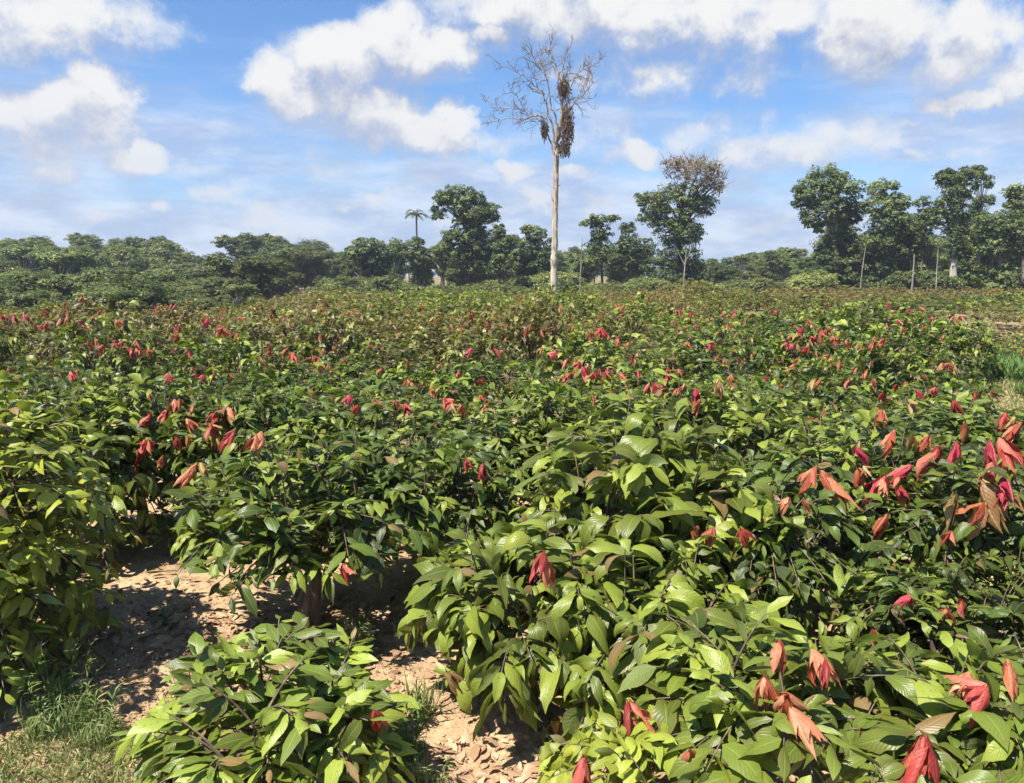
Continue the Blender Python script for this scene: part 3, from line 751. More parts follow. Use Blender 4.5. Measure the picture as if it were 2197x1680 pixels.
for b in BUSH:
    root,x,y,z,Rr,Ht,rz = b
    if not 9.5 < y < 34: continue
    px = 1098+x/y*FPX
    pr = .55 + (1.1 if px > 1650 else .85 if px > 1100 else .45)*(1 if y<24 else .7)
    for q in range(5):
        if er.random() > pr*.6: continue
        a = er.random()*6.28; rr_ = er.random()*.75*Rr/root.scale[0]; k = er.choice([0,1,1,0,2,3,3])
        zz = Ht/root.scale[2]*(.42+.56*math.sqrt(max(0,1-(rr_*root.scale[0]/Rr)**2)))
        s_ = er.uniform(.5,1.1)
        obj('red_leaf_cluster', SH[k][er.randrange(5)], root, (math.cos(a)*rr_, math.sin(a)*rr_, zz+.04), (er.uniform(-.6,.6), er.uniform(-.6,.6), er.random()*6.28), (s_/root.scale[0], s_/root.scale[0], s_/root.scale[2]))
        shoots += 1
print('shoots', shoots)

# ------------------------------------------------------------------ forest trees
def crown_part(mb, rng, c, r, n_clump, per, leaf, tint, flat=.9, loose=1.0):
    n_clump=int(n_clump*2.0); per=int(per*1.05); leaf=leaf*.76
    """leaf clumps spread through an ellipsoid; each clump its own tone"""
    c=np.asarray(c,float); r=np.asarray(r,float)
    u = nrm(rng.normal(size=(n_clump,3))); rad = rng.uniform(.25,1.0,(n_clump,1))**.45
    C0 = c+u*rad*r
    rc = (0.15*r.mean()+.26)*rng.uniform(.5,1.6,n_clump)*loose
    C0 = C0+rng.normal(0,.09,(n_clump,3))*r
    tones = rng.normal(0,.24,n_clump)
    k = nrm(rng.normal(size=(n_clump,per,3))); k[...,2] = np.where(k[...,2]<-.3, -k[...,2], k[...,2]); 
    rad2 = rng.uniform(.35,1.0,(n_clump,per,1))**.6
    P = C0[:,None,:]+k*rad2*rc[:,None,None]*np.array([1.1,1.1,flat])
    Nn = nrm(k*.8+u[:,None,:]*.3+np.array([0,0,.65])+rng.normal(0,.45,(n_clump,per,3)))
    T = np.zeros((n_clump,per,3)); T[...,0]=np.clip(tint[0]+tones[:,None]+rng.normal(0,.10,(n_clump,per)),0,1.1); T[...,1]=tint[1]+np.abs(rng.normal(0,.06,(n_clump,1))); T[...,2]=tint[2]
    chips(mb, P.reshape(-1,3), Nn.reshape(-1,3), rng.uniform(.6,1.5,n_clump*per)*leaf, T.reshape(-1,3), rng)
    return C0
def limbs_to(mb, rng, base, targets, r0, frac=.5, nmax=26):
    base=np.asarray(base,float)
    idx = rng.permutation(len(targets))[:nmax]
    for i in idx:
        e=targets[i]; v=e-base
        tube(mb, bez(base+v*0, base+np.array([v[0]*.25,v[1]*.25,v[2]*.65]), e, 6), np.linspace(r0,r0*.18,6), 4)
def px_tree(name, label, cat, base_px, base_py, d, blobs, trunk_r=.22, bark='bark_forest', top=None, group=None, leaf=.42, dens=1.0, seed=1, dead=None, extra=None, lean=0.0):
    """a tree at its own distance; blobs: (px, py, rx, ry, age, dry) read at that distance, with matching depth"""
    rng = np.random.default_rng(seed); mpp = d/FPX
    b = at_y(base_px, base_py, d); gzv = Hs(b.x, d)
    root = empty(name, (b.x, d, gzv))
    tr=MB(); cr=MB(); dd=MB() if dead else None
    allc=[]
    ztop = 0; 
    for kk,(px,py,rx,ry,age,dry) in enumerate(blobs):
        p = at_y(px,py,d); c=np.array([p.x-b.x, rng.uniform(-.3,.3)*rx*mpp, p.z-gzv]); r=np.array([rx*mpp, rx*mpp*.95, ry*mpp])
        vol = (rx*ry)/900.0
        C0=crown_part(cr,rng,c,r,int(26*dens*vol)+7,int(46),leaf,(age,dry,0))
        allc.append(C0); ztop=max(ztop,c[2])
    if dead:
        for (px,py,rx,ry,age,dry) in dead:
            p = at_y(px,py,d); c=np.array([p.x-b.x, 0, p.z-gzv]); r=np.array([rx*mpp, rx*mpp*.9, ry*mpp])
            C0=crown_part(dd,rng,c,r,int(20*rx*ry/900)+6,26,leaf*.8,(age,dry,0),loose=.9)
            allc.append(C0)
            for q in C0[::2]:
                for w in range(3):
                    e=q+rng.normal(size=3)*np.array([.9,.9,.7]); tube(dd, bez(q-np.array([0,0,.8]),(q+e)/2+rng.normal(size=3)*.2,e,4),np.linspace(.06,.02,4),3,tint=(.3,1,0))
    tg=np.concatenate(allc)
    tp = np.array([np.median(tg[:,0])*.5+lean, 0, ztop*.72])
    tube(tr, bez([0,0,-.5],[lean*.5+rng.normal()*.15,0,tp[2]*.5],tp,9), np.linspace(trunk_r*1.15,trunk_r*.5,9), 8, bark=.2, seed=seed)
    limbs_to(tr,rng,tp*.86,tg,trunk_r*.38,nmax=34); limbs_to(tr,rng,tp*.68,tg[tg[:,2]<tp[2]*1.1] if (tg[:,2]<tp[2]*1.1).any() else tg,trunk_r*.3,nmax=16)
    obj('trunk', tr.mesh('trunk', M[bark]), root)
    o=obj('crown', cr.mesh('crown', M['tree_leaf'], smooth=False), root); o.color=(0,0,1,1)
    if dead:
        o=obj('dead_crown', dd.mesh('dead_crown', M['tree_leaf'], smooth=False), root); o.color=(0,0,1,1); o['label']='brown dry upper crown with bare twigs'
    if extra: extra(root, rng, mpp, b, gzv)
    tag(root,label,cat,group)
    return root
A=.45
px_tree('broadleaf_tree','tall broad tree with a bough drooping left, between the palm and the dead tree','tree',1008,612,116,
 [(985,425,38,24,.5,0),(1010,450,40,34,.45,0),(948,428,22,14,.4,.1),(940,455,14,20,.35,.05),(1045,460,24,28,.45,0),(1000,495,42,34,.42,0),(1030,520,34,34,.4,0),(975,530,32,34,.35,0),(1010,560,36,30,.3,0),(1050,560,22,30,.3,0)],.5,seed=11,bark='bark_dark')
def vines(root, rng, mpp, b, gzv):
    mb=MB()
    for i in range(26):
        px=1440+rng.random()*55; p0=at_y(px,455+rng.random()*60,b.y); z0=p0.z-gzv; x=p0.x-b.x; z1=max(.3,z0-rng.uniform(3,8)); yy=rng.uniform(-1.5,1.5)
        tube(mb,[[x,yy,z0],[x+rng.normal()*.2,yy,(z0+z1)/2],[x+rng.normal()*.3,yy,z1]],[.05,.05,.04],3)
    obj('hanging_vines', mb.mesh('hanging_vines', M['bark_pale']), root)
px_tree('broadleaf_tree','two tiered tree with brown dead top above a green crown and dark vine hung trunk','tree',1455,612,112,
 [(1400,440,34,24,.45,0),(1440,430,42,30,.48,0),(1378,430,18,12,.5,.05),(1475,425,34,28,.4,0),(1515,442,26,22,.28,0),(1440,470,42,24,.42,0),(1450,500,42,30,.32,0),(1450,545,42,32,.16,.05),(1445,588,42,28,.12,.05),(1500,588,28,26,.14,0),(1492,500,20,24,.35,.1),(1395,470,24,18,.42,0)],
 .5,seed=12,dens=.72,bark='bark_dark',dead=[(1490,368,52,32,.6,.62),(1450,352,26,16,.6,.75),(1535,372,26,24,.6,.6),(1530,400,24,10,.5,.55)],extra=vines,leaf=.38)
px_tree('broadleaf_tree','wide spreading tree with a low left fringe of leaves, leftmost of the tall right trees','tree',1792,600,108,
 [(1775,390,46,30,.45,.02),(1745,420,40,30,.42,.03),(1800,410,42,34,.45,.02),(1722,425,22,22,.4,0),(1780,450,46,24,.4,.02),(1738,470,24,22,.35,.02),(1752,490,14,14,.35,.02),(1830,455,28,26,.5,.02),(1800,475,34,14,.45,.02),(1815,500,24,16,.4,.02),(1790,520,20,16,.35,.02),(1830,530,26,24,.3,.02),(1770,565,34,24,.25,.02),(1825,575,34,24,.22,.02)],.3,seed=13,dens=.72,bark='bark_grey')
px_tree('broadleaf_tree','pale green topped tree above a dark bushy body, second of the tall right trees','tree',1898,612,104,
 [(1895,405,28,18,.6,.03),(1925,440,30,18,.55,.02),(1885,445,34,26,.55,.0),(1900,480,42,34,.42,0),(1945,500,34,26,.35,0),(1880,520,32,28,.35,0),(1915,540,38,22,.3,0),(1960,530,28,28,.3,0),(1890,570,26,30,.12,0)],.4,seed=14,dens=.72)
px_tree('broadleaf_tree','tall dark tree with a thick leafy vine clad trunk among the right trees','tree',2045,575,100,
 [(2050,385,34,22,.35,0),(2028,378,16,12,.3,0),(2075,378,20,14,.35,0),(2050,415,30,24,.35,0),(2030,450,28,24,.35,0),(2060,450,20,30,.3,0),(2050,490,24,30,.35,.02),(2000,470,26,20,.3,0),(2048,530,20,26,.3,.05)],.5,seed=15,dens=.72,bark='bark_pale',leaf=.38)
px_tree('slender_tree','slender tree on a thin white trunk close right of the thick vine clad one','tree',2100,575,103,
 [(2095,370,16,14,.35,0),(2105,395,20,16,.35,0),(2102,430,24,14,.38,0),(2098,455,16,12,.35,0)],.16,bark='bark_pale',seed=16,dens=.72,leaf=.36)
px_tree('broadleaf_tree','light green tree cut by the right edge above the dark shrubs','tree',2200,600,101,
 [(2190,412,28,18,.6,.02),(2200,440,30,22,.55,0),(2170,440,16,10,.5,0),(2195,480,30,26,.4,0)],.35,seed=17,dens=.72)
px_tree('slender_tree','small tree with a separate leaf tuft between the pale topped and thick vine clad trees','tree',1975,600,109,
 [(1978,437,16,11,.5,0),(1985,455,12,8,.45,0),(1970,480,26,16,.35,0)],.14,seed=18,dens=.72,leaf=.34)
px_tree('broadleaf_tree','yellowish round tree behind the thin white trunk at the right','tree',2140,600,97,
 [(2130,480,38,26,.55,.03),(2160,500,34,34,.45,.02),(2120,520,34,34,.42,.02),(2180,530,40,34,.38,0)],.3,seed=19,dens=.72)
px_tree('broadleaf_tree','flat topped little tree right of the bare dead tree','tree',1292,600,120,
 [(1290,472,28,8,.4,0),(1262,482,18,6,.35,0),(1315,470,14,5,.4,0),(1290,500,22,20,.38,0),(1285,535,30,28,.4,0),(1265,560,30,26,.42,0)],.2,seed=20,dens=.72)
px_tree('broadleaf_tree','narrow dark tree with a round knob top left of the two tiered tree','tree',1350,605,118,
 [(1347,492,13,13,.3,0),(1350,520,24,20,.28,0),(1380,535,22,22,.3,0),(1340,550,32,28,.32,0),(1370,565,30,26,.3,0)],.25,seed=21,dens=.72)
px_tree('broadleaf_tree','grey green rounded tree with bare twigs immediately left of the dead tree','tree',1155,600,122,
 [(1150,505,26,16,.4,.1),(1165,525,28,24,.3,.05),(1130,530,22,20,.45,.08),(1160,555,30,24,.25,.02),(1130,495,12,8,.5,.05)],.2,seed=22,dens=.72)
px_tree('slender_tree','narrow tree with drooping palm like sprays right of the broad drooping tree','tree',1070,600,112,
 [(1072,500,12,18,.35,0),(1075,535,18,24,.38,0),(1090,520,14,14,.5,.03),(1075,570,20,24,.3,0)],.18,seed=23)
px_tree('slender_tree','small twiggy tree between the narrow tree and the grey green tree','tree',1105,600,124,
 [(1105,520,16,14,.5,.08),(1110,545,22,20,.38,.03),(1100,565,24,20,.35,0)],.15,seed=24,bark='bark_pale')
px_tree('broadleaf_tree','rounded tree under the small palm','tree',890,600,128,
 [(895,520,14,10,.55,0),(880,535,26,18,.5,0),(905,550,24,20,.45,0),(850,530,24,18,.5,0)],.2,seed=25)
px_tree('broadleaf_tree','dark forked tree left of the palm with deep shade beneath','tree',790,605,118,
 [(790,530,34,18,.42,0),(765,545,24,18,.38,0),(820,545,26,20,.4,0),(800,565,30,18,.25,0)],.25,seed=26,bark='bark_dark')

# palm
def palm():
    d=135; b=at_y(895,612,d); top=at_y(895,462,d); g=Hs(b.x,d); h=top.z-g
    root=empty('palm_tree',(b.x,d,g)); tr=MB(); tube(tr,[[0,0,-.3],[.05,0,h*.5],[0,0,h]],[.24,.18,.14],7)
    obj('trunk',tr.mesh('palm_trunk',M['bark_forest']),root)
    rng=np.random.default_rng(8); fr=MB()
    for i in range(15):
        a=i*2*pi/15+rng.random()*.3; ln=rng.uniform(1.5,2.1); up=rng.uniform(.1,1.5); e=np.array([math.cos(a)*ln,math.sin(a)*ln,up*.9-.7])
        mid=np.array([math.cos(a)*ln*.5,math.sin(a)*ln*.5,up*1.2]); pts=bez([0,0,h],mid+[0,0,h],e+[0,0,h],10); tube(fr,pts,np.linspace(.05,.02,10),3,tint=(.2,0,0))
        dr=np.gradient(pts,axis=0); P=[];D=[];U=[]
        for q in range(1,10):
            for s in (-1,1):
                for w in (0,.5):
                    sd=nrm(np.cross(dr[q],[0,0,1]))*s; P.append(pts[q]+dr[q]*w); D.append(sd+nrm(dr[q])*.5+np.array([0,0,-.35])); U.append([0,0,1])
        leaves(fr,P,D,U,.5,.10,.8,0,(.25,0,0),nt=2,cols=(-1,1))
    o=obj('fronds',fr.mesh('fronds',M['tree_leaf'],smooth=False),root); o.color=(0,0,.9,1)
    tag(root,'small palm on a thin straight stem rising above the tree line','palm tree')
palm()

# generic forest trees, a few kinds, copied along the wood's edge and in the hollow
def gen_tree(seed, h, kind):
    rng=np.random.default_rng(seed); cr=MB(); tr=MB(); al=[]
    if kind=='round': bl=[((0,0,h*.68),(h*.30,h*.30,h*.24),.5)]+[((rng.normal()*h*.15,rng.normal()*h*.15,h*rng.uniform(.5,.85)),(h*.17,h*.17,h*.13),rng.uniform(.3,.6)) for _ in range(5)]+[((0,0,h*.36),(h*.22,h*.22,h*.2),.3)]
    elif kind=='umbrella': bl=[((rng.normal()*h*.14,rng.normal()*h*.14,h*rng.uniform(.78,.93)),(h*.2,h*.2,h*.07),rng.uniform(.4,.65)) for _ in range(6)]+[((0,0,h*.5),(h*.14,h*.14,h*.2),.3)]
    elif kind=='narrow': bl=[((rng.normal()*h*.05,rng.normal()*h*.05,h*z),(h*.13,h*.13,h*.12),.4) for z in (.3,.45,.6,.74,.88)]
    elif kind=='mound': bl=[((rng.normal()*h*.35,rng.normal()*h*.35,h*rng.uniform(.25,.7)),(h*.36,h*.36,h*.24),rng.uniform(.35,.65)) for _ in range(7)]
    else: bl=[((rng.normal()*h*.12,rng.normal()*h*.12,h*z),(h*.15,h*.15,h*.10),rng.uniform(.3,.6)) for z in (.42,.55,.66,.78,.9,.93)]
    for c,r,age in bl:
        v=r[0]*r[2]; al.append(crown_part(cr,rng,c,r,int(14+v*7),44,.40 if kind!='mound' else .34,(age,.03*rng.random(),0)))
    tg=np.concatenate(al)
    tube(tr,bez([0,0,-.6],[rng.normal()*.3,rng.normal()*.3,h*.4],[rng.normal()*.4,rng.normal()*.4,h*.8],8),np.linspace(h*.020,h*.008,8),7,bark=.2,seed=seed)
    limbs_to(tr,rng,[0,0,h*.5],tg,h*.007,nmax=22)
    return tr.mesh('trunk',M[['bark_forest','bark_pale','bark_dark'][seed%3]]), cr.mesh('crown',M['tree_leaf'],smooth=False), h
GT={}
for k,(kind,n) in enumerate((('round',4),('umbrella',3),('narrow',2),('loose',3),('mound',3))):
    GT[kind]=[gen_tree(700+k*10+i, 4.0 if kind=='mound' else 12.0, kind) for i in range(n)]
trng=random.Random(21)
def forest_tree(kind,x,y,h,label,group,name='broadleaf_tree',cat='tree',sx=1.0,dark=1.0,dry=0.0,yel=0.0):
    tm,cm,h0=trng.choice(GT[kind]); s=h/h0; root=empty(name,(x,y,Hs(x,y)),trng.random()*6.28,(s*sx,s*sx,s))
    obj('trunk' if kind!='mound' else 'stem',tm,root); c=obj('crown' if kind!='mound' else 'foliage',cm,root); c.color=(dry+trng.uniform(0,.10),yel+trng.uniform(-.1,.15),dark*trng.uniform(.72,1.28),1)
    tag(root,label,cat,group); return root
# 1 the wooded hollow and the slope behind it, left
pts=[]
def far_enough(x,y,dm): return all((x-a)**2+(y-b)**2>dm*dm for a,b in pts)
tries=0
while len(pts)<165 and tries<60000:
    tries+=1
    y=trng.uniform(34,230); x=trng.uniform(-.67*y-3,-.10*y-4)
    if valley(x,y) < 8.0+max(0,(60-y))*.02: continue
    if not far_enough(x,y,2.8+y*.020): continue
    pts.append((x,y))
    px=1098+x/y*FPX
    # height so that the canopy rises gently to the skyline
    zt=np.interp(y,[34,50,80,120,160,230],[.4,1.0,1.9,3.8,6.2,9.6])+trng.choice([-1.6,-.9,-.4,0,.6,1.0,2.6])*(.3+y/130)
    if y<60: zt-=.5
    h=zt-Hs(x,y)
    if h<3: continue
    dk=dict(dark=.84, yel=.12 if (50<y<110 and px>330) else 0)
    kd=trng.choice(['round','round','umbrella','loose','loose','narrow'])
    zone='at its near edge' if y<58 else 'on its middle slope' if y<110 else 'on its far slope'
    side='far left' if px<300 else 'left of the palm'
    forest_tree(kd,x,y,h,f'green {"rounded" if kd=="round" else "flat topped" if kd=="umbrella" else "narrow" if kd=="narrow" else "loose"} tree in the wooded hollow, {zone}, {side}','trees of the wooded hollow',sx=1.3 if kd!='narrow' else 1.6,**dk)
# 2 background wood closing the horizon
pts=[]; tries=0
while len(pts)<100 and tries<9000:
    tries+=1
    y=trng.uniform(136,235); x=trng.uniform(-.30*y,.70*y)
    if valley(x,y)>8: continue
    if not far_enough(x,y,5.0+y*.008): continue
    pts.append((x,y)); px=1098+x/y*FPX
    pt=np.interp(px,[700,900,1050,1250,1400,1540,1640,1750,1900,2200],[540,545,540,535,545,548,530,545,520,500])+trng.uniform(-8,18)
    h=CAM_H+(597-pt)/FPX*y-Hs(x,y)
    kd=trng.choice(['round','loose','umbrella','round','narrow'])
    side='left of the dead tree' if px<1180 else 'between the dead tree and the two tiered tree' if px<1440 else 'in the gap right of the two tiered tree' if px<1720 else 'behind the tall right trees'
    forest_tree(kd,x,y,h,f'distant {"rounded" if kd=="round" else "flat topped" if kd=="umbrella" else "narrow" if kd=="narrow" else "loose"} tree in the wood {side}','trees of the background wood',sx=1.3)
# 3 edge trees of moderate height, in front of the wood
for i in range(40):
    px=trng.uniform(735,1420) if i<18 else trng.uniform(1780,2230); y=trng.uniform(118,134) if i<18 else trng.uniform(106,128)
    pt=trng.uniform(530,560) if i<18 else trng.uniform(465,540)
    x=(px-1098)/FPX*y; h=CAM_H+(597-pt)/FPX*y-Hs(x,y)
    kd=trng.choice(['round','loose','narrow','loose']) 
    side='left of the dead tree' if px<1185 else 'right of the dead tree' if px<1420 else 'below the tall right trees'
    forest_tree(kd,x,y,h,f'{"rounded" if kd=="round" else "narrow" if kd=="narrow" else "loose crowned"} green tree at the wood edge {side}','trees at the wood edge',dark=1.0)
# 4 shrubs at the foot of the wood
for i in range(84):
    px=trng.uniform(700,2240); y=trng.uniform(98,116) if px>1650 else trng.uniform(104,120)
    x=(px-1098)/FPX*y
    if valley(x,y)>4: continue
    h=trng.uniform(2.0,4.6)*(1.25 if px>2050 else 1) 
    side='left of the dead tree' if px<1170 else 'right of the dead tree' if px<1420 else 'near the two tiered tree' if px<1640 else 'below the tall right trees'
    forest_tree('mound',x,y,h,f'rounded green shrub at the foot of the wood {side}','shrubs at the foot of the wood','forest_shrub','shrub',dark=trng.uniform(.8,1.15),yel=trng.choice([0,0,.15,.3]))
# thin pale trunks that show against the dark wood
def thin_trunk(px,p0,p1,d,label,r=.16,fork=False):
    r*=.62
    b=at_y(px,p0,d); g=Hs(b.x,d); top=at_y(px,p1,d); h=top.z-g
    mb=MB(); rng=np.random.default_rng(int(px)); tube(mb,bez([0,0,-.3],[rng.normal()*.3,0,h*.5],[rng.normal()*.3,0,h],8),np.linspace(r,r*.35,8),7)
    if fork:
        for s in (-1,1): tube(mb,bez([0,0,h*.7],[s*.5,0,h*.85],[s*rng.uniform(.8,1.4),.3,h*1.1],5),np.linspace(r*.5,r*.15,5),4)
    o=obj('bare_trunk',mb.mesh('bare_trunk',M['bark_grey'])); o.location=(b.x,d,g)
    tag(o,label,'tree trunk')
thin_trunk(1243,610,512,102,'thin whitish bare pole of a trunk right of the big dead tree')
thin_trunk(1955,610,545,96,'pale straight trunk below the dark bushy right tree',.22)
thin_trunk(2010,612,535,95,'thin greenish grey trunk left of the vine clad tree')
thin_trunk(1845,610,530,97,'slender pale trunk rising under the wide spreading tree',.14)
thin_trunk(1466,610,535,107,'pale leaning stem against the dark two tiered tree',.22,True)
thin_trunk(2098,575,450,101.5,'long white stem beneath the slender tree on the right',.15)

# ------------------------------------------------------------------ the big dead tree
def dead_tree():
    d=90.0; k=d/2216.0/2.1
    def cp(x,y):                     # crop coordinates of the photograph -> metres in the tree's own plane
        px=(1250+x/2.1)*.7776; py=(60+y/2.1)*.7776; return at_y(px,py,d)
    b=cp(582,1600); g=Hs(b.x,d); root=empty('dead_tree',(b.x,d,g))
    rng=np.random.default_rng(77); tk=MB(); br=MB()
    def W(x,y,dep=0.0): p=cp(x,y); return np.array([p.x-b.x,dep,p.z-g])
    def curve(pts,dep0,dep1,w0,w1,mb,kk=6,jit=.06,ext=4):
        P=[W(x,y,dep0+(dep1-dep0)*i/(len(pts)-1)) for i,(x,y) in enumerate(pts)]
        out=[]
        for i in range(len(P)-1):
            for q in range(ext): out.append(P[i]+(P[i+1]-P[i])*q/ext + (rng.normal(size=3)*jit if (i or q) else 0))
        out.append(P[-1]); out=np.array(out)
        tube(mb,out,np.linspace(w0,w1,len(out))*k*.5,kk); return out
    base=W(582,1600); base[2]=-.4
    P=np.array([base,W(580,1540),W(583,1440),W(586,1370),W(590,1300),W(591,1200),W(592,1100),W(594,1040),W(595,960),W(596,900),W(597,840),W(598,770)])
    wd=np.array([44,40,37,36,34,32,30,28,24,26,24,24])*k*.5
    tt=np.linspace(0,11,60); Pi=np.stack([np.interp(tt,range(12),P[:,c]) for c in range(3)],-1); Pi[3:,:2]+=np.cumsum(rng.normal(0,.022,(57,2)),axis=0)*.9; wi=np.interp(tt,range(12),wd)
    tube(tk,Pi,wi*(1+.06*np.sin(tt*5.1)+rng.normal(0,.02,60)),16,bark=.14,seed=3)
    for q in range(16):
        i_=rng.integers(5,57); a_=rng.random()*6.28; e_=np.array([math.cos(a_),math.sin(a_),.5]); tube(tk,[Pi[i_]+e_*wi[i_]*.7,Pi[i_]+e_*wi[i_]*1.25,Pi[i_]+e_*wi[i_]*rng.uniform(1.3,2.4)],[.07,.05,.02],5)
    for sx_,z_ in ((-11,840),(10,820),(-9,960)):    # ribs of the split upper trunk
        curve([(596+sx_*.8,1060),(596+sx_,z_+60),(598+sx_*1.2,z_-40)],.15*sx_/10,.1,9,9,tk,6,.01)
    obj('trunk',tk.mesh('dead_trunk',M['dead']),root)
    tips=[]
    def B(pts,dep0,dep1,w0,w1): o=curve(pts,dep0,dep1,w0,w1,br); tips.append((o,w0,w1)); return o
    B([(600,780),(605,700),(622,600),(630,500),(635,420),(630,335)],0,.3,22,15)
    B([(630,335),(605,290),(590,240),(565,180),(550,165),(562,130),(572,98)],.3,.9,11,3)
    B([(612,320),(640,240),(655,190),(680,142)],.4,-.8,9,3)
    B([(598,780),(585,690),(570,600),(548,520),(532,470),(515,430),(455,408)],0,-1.2,16,5)
    B([(590,790),(572,710),(545,640),(520,590),(512,568),(480,568)],.1,.9,12,4)
    B([(595,700),(600,600),(590,560),(560,500),(558,420),(540,350),(500,280),(462,232),(428,195)],-.2,-1.6,12,3)
    B([(540,562),(500,540),(468,540),(438,548),(400,566),(360,550),(310,546),(255,560),(203,568)],.3,1.4,11,3)
    B([(440,545),(420,505),(400,490),(340,490),(285,478),(240,468),(195,440)],.6,2.4,7,2.5)
    B([(400,490),(392,460),(370,430),(340,410),(322,380)],.9,-.4,5,2)
    B([(530,430),(470,382),(410,342),(350,312),(275,285)],-.5,-2.6,7,2)
    B([(640,560),(668,515),(700,488),(740,474),(805,458)],.2,-1.4,9,5)
    B([(640,530),(660,470),(690,440),(755,425),(772,370),(782,300),(800,250)],.3,1.9,9,3)
    B([(765,405),(800,352),(835,320)],1.5,2.6,6,3)
    B([(640,450),(685,370),(712,310),(760,298),(832,250)],0,-2.2,8,2.5)
    B([(628,330),(660,290),(710,285),(745,300)],.3,1.6,6,3)
    B([(610,660),(640,640),(665,560),(668,520)],.1,-.6,11,7)
    B([(578,1050),(570,985),(558,945),(541,915)],.2,.8,6,2)
    B([(583,1070),(580,1035),(590,1000)],.2,.3,7,6)
    B([(500,280),(492,235),(502,198)],-1,-.4,5,2)
    B([(590,250),(560,230),(520,215)],.6,1.8,5,2)
    B([(540,350),(480,330),(440,260)],-.6,.9,5,2)
    # branching twigs
    tw=MB()
    def twig(p,dv,ln,r,lev):
        n=5; pts=[p]; v=dv
        for i in range(n): v=nrm(v+rng.normal(0,.22,3)+np.array([0,0,.06])); pts.append(pts[-1]+v*ln/n)
        tube(tw,pts,np.linspace(r,r*.45,n+1),3 if lev else 4)
        if lev<2:
            for i in range(2,n+1):
                if rng.random()<.8: twig(pts[i],nrm(v+rng.normal(0,.75,3)+np.array([0,0,.15])),ln*rng.uniform(.4,.7),r*.6,lev+1)
    for o,w0,w1 in tips:
        n=len(o)
        if w0>=16: st=int(n*.6)
        elif w0>=12: st=int(n*.55)
        else: st=int(n*.22)
        if o[0][2] < W(0,900)[2]: continue
        for i in range(st,n):
            if rng.random()<.62:
                dirn=nrm(o[min(i+1,n-1)]-o[i-1]); twig(o[i],nrm(dirn*.7+rng.normal(0,.7,3)+np.array([0,0,.25])),rng.uniform(.6,1.6),.036,0)
        twig(o[-1],nrm(o[-1]-o[-2]),.5,.03,1)
    bro=obj('branches',br.mesh('dead_branches',M['dead']),root)
    obj('twigs',tw.mesh('dead_twigs',M['dead_twig']),bro)
    # clumps of dry creeper caught in the fork
    for (cx,cy,rx,ry,n,dr) in ((660,600,34,100,760,.75),(640,385,32,52,520,.95),(527,622,16,40,260,.8),(640,735,36,34,260,.8)):
        mb=MB(); c=W(cx,cy,0); r=np.array([rx*k,rx*k*.9,ry*k]); u=np.clip(rng.normal(0,.48,(n,3)),-.95,.95)
        Pp=c+u*r; Dd=nrm(rng.normal(0,.5,(n,3))+np.array([.1,0,-.9]))
        leaves(mb,Pp,Dd,nrm(rng.normal(size=(n,3))),rng.uniform(.25,.55,n),rng.uniform(.08,.16,n),.6,.2,np.stack([rng.uniform(0,.5,n),rng.uniform(.3,.9,n),np.zeros(n)],-1),nt=2,cols=(-1,1))
        for q in range(n//10):
            tube(mb,bez(Pp[q]+[0,0,.7],Pp[q]+rng.normal(0,.2,3),Pp[q]-[0,0,.8],4),[.03,.03,.03,.02],3,tint=(0,dr,0))
        o=obj('creeper_clump',mb.mesh('creeper_clump',M['creeper'],smooth=False),root); o.color=(0,0,1,1)
    tag(root,'very tall bare dead tree with pale trunk and dark creeper clumps, alone in the field','dead tree')
M['dead_twig']=bark_mat('grey_twig',(0.12,0.085,0.065),(0.30,0.24,0.19))
M['creeper']=leaf_mat('dry_creeper',near=False,dark=(0.04,0.032,0.022),mid=(0.09,0.07,0.045),lite=(0.14,0.11,0.06),brown=(0.20,0.12,0.075),rough=.7,spec=.1,tr=.1)
dead_tree()

# ------------------------------------------------------------------ ground detail
def grass_patch(name,label,cx,cy,rx,ry,n,h,mat,seed,kind=None,cat='grass',yel=.5,lean=.5,shape=None,parentless=True,w=.006):
    rng=np.random.default_rng(seed)
    a=rng.random(n)*2*pi; r=np.sqrt(rng.random(n)); X=cx+np.cos(a)*r*rx; Y=cy+np.sin(a)*r*ry
    if shape is not None:
        keep=shape(X,Y); X=X[keep]; Y=Y[keep]; n=len(X)
    Z=H(X,Y)+micro(X,Y)-.01
    D=np.stack([rng.normal(0,lean,n),rng.normal(0,lean,n),np.ones(n)],-1)
    mb=MB(); hh=h*rng.uniform(.45,1.2,n)
    leaves(mb,np.stack([X,Y,Z],-1),D,np.stack([rng.normal(size=n),rng.normal(size=n),.2*np.ones(n)],-1),hh,w*(.7+.6*rng.random(n)),rng.uniform(.3,1.3,n),0.0,np.stack([np.clip(rng.normal(yel,.28,n),0,1),np.zeros(n),np.zeros(n)],-1),nt=3,cols=(-1,1))
    o=obj(name,mb.mesh(name,M[mat],smooth=False)); tag(o,label,cat,kind=kind); return o
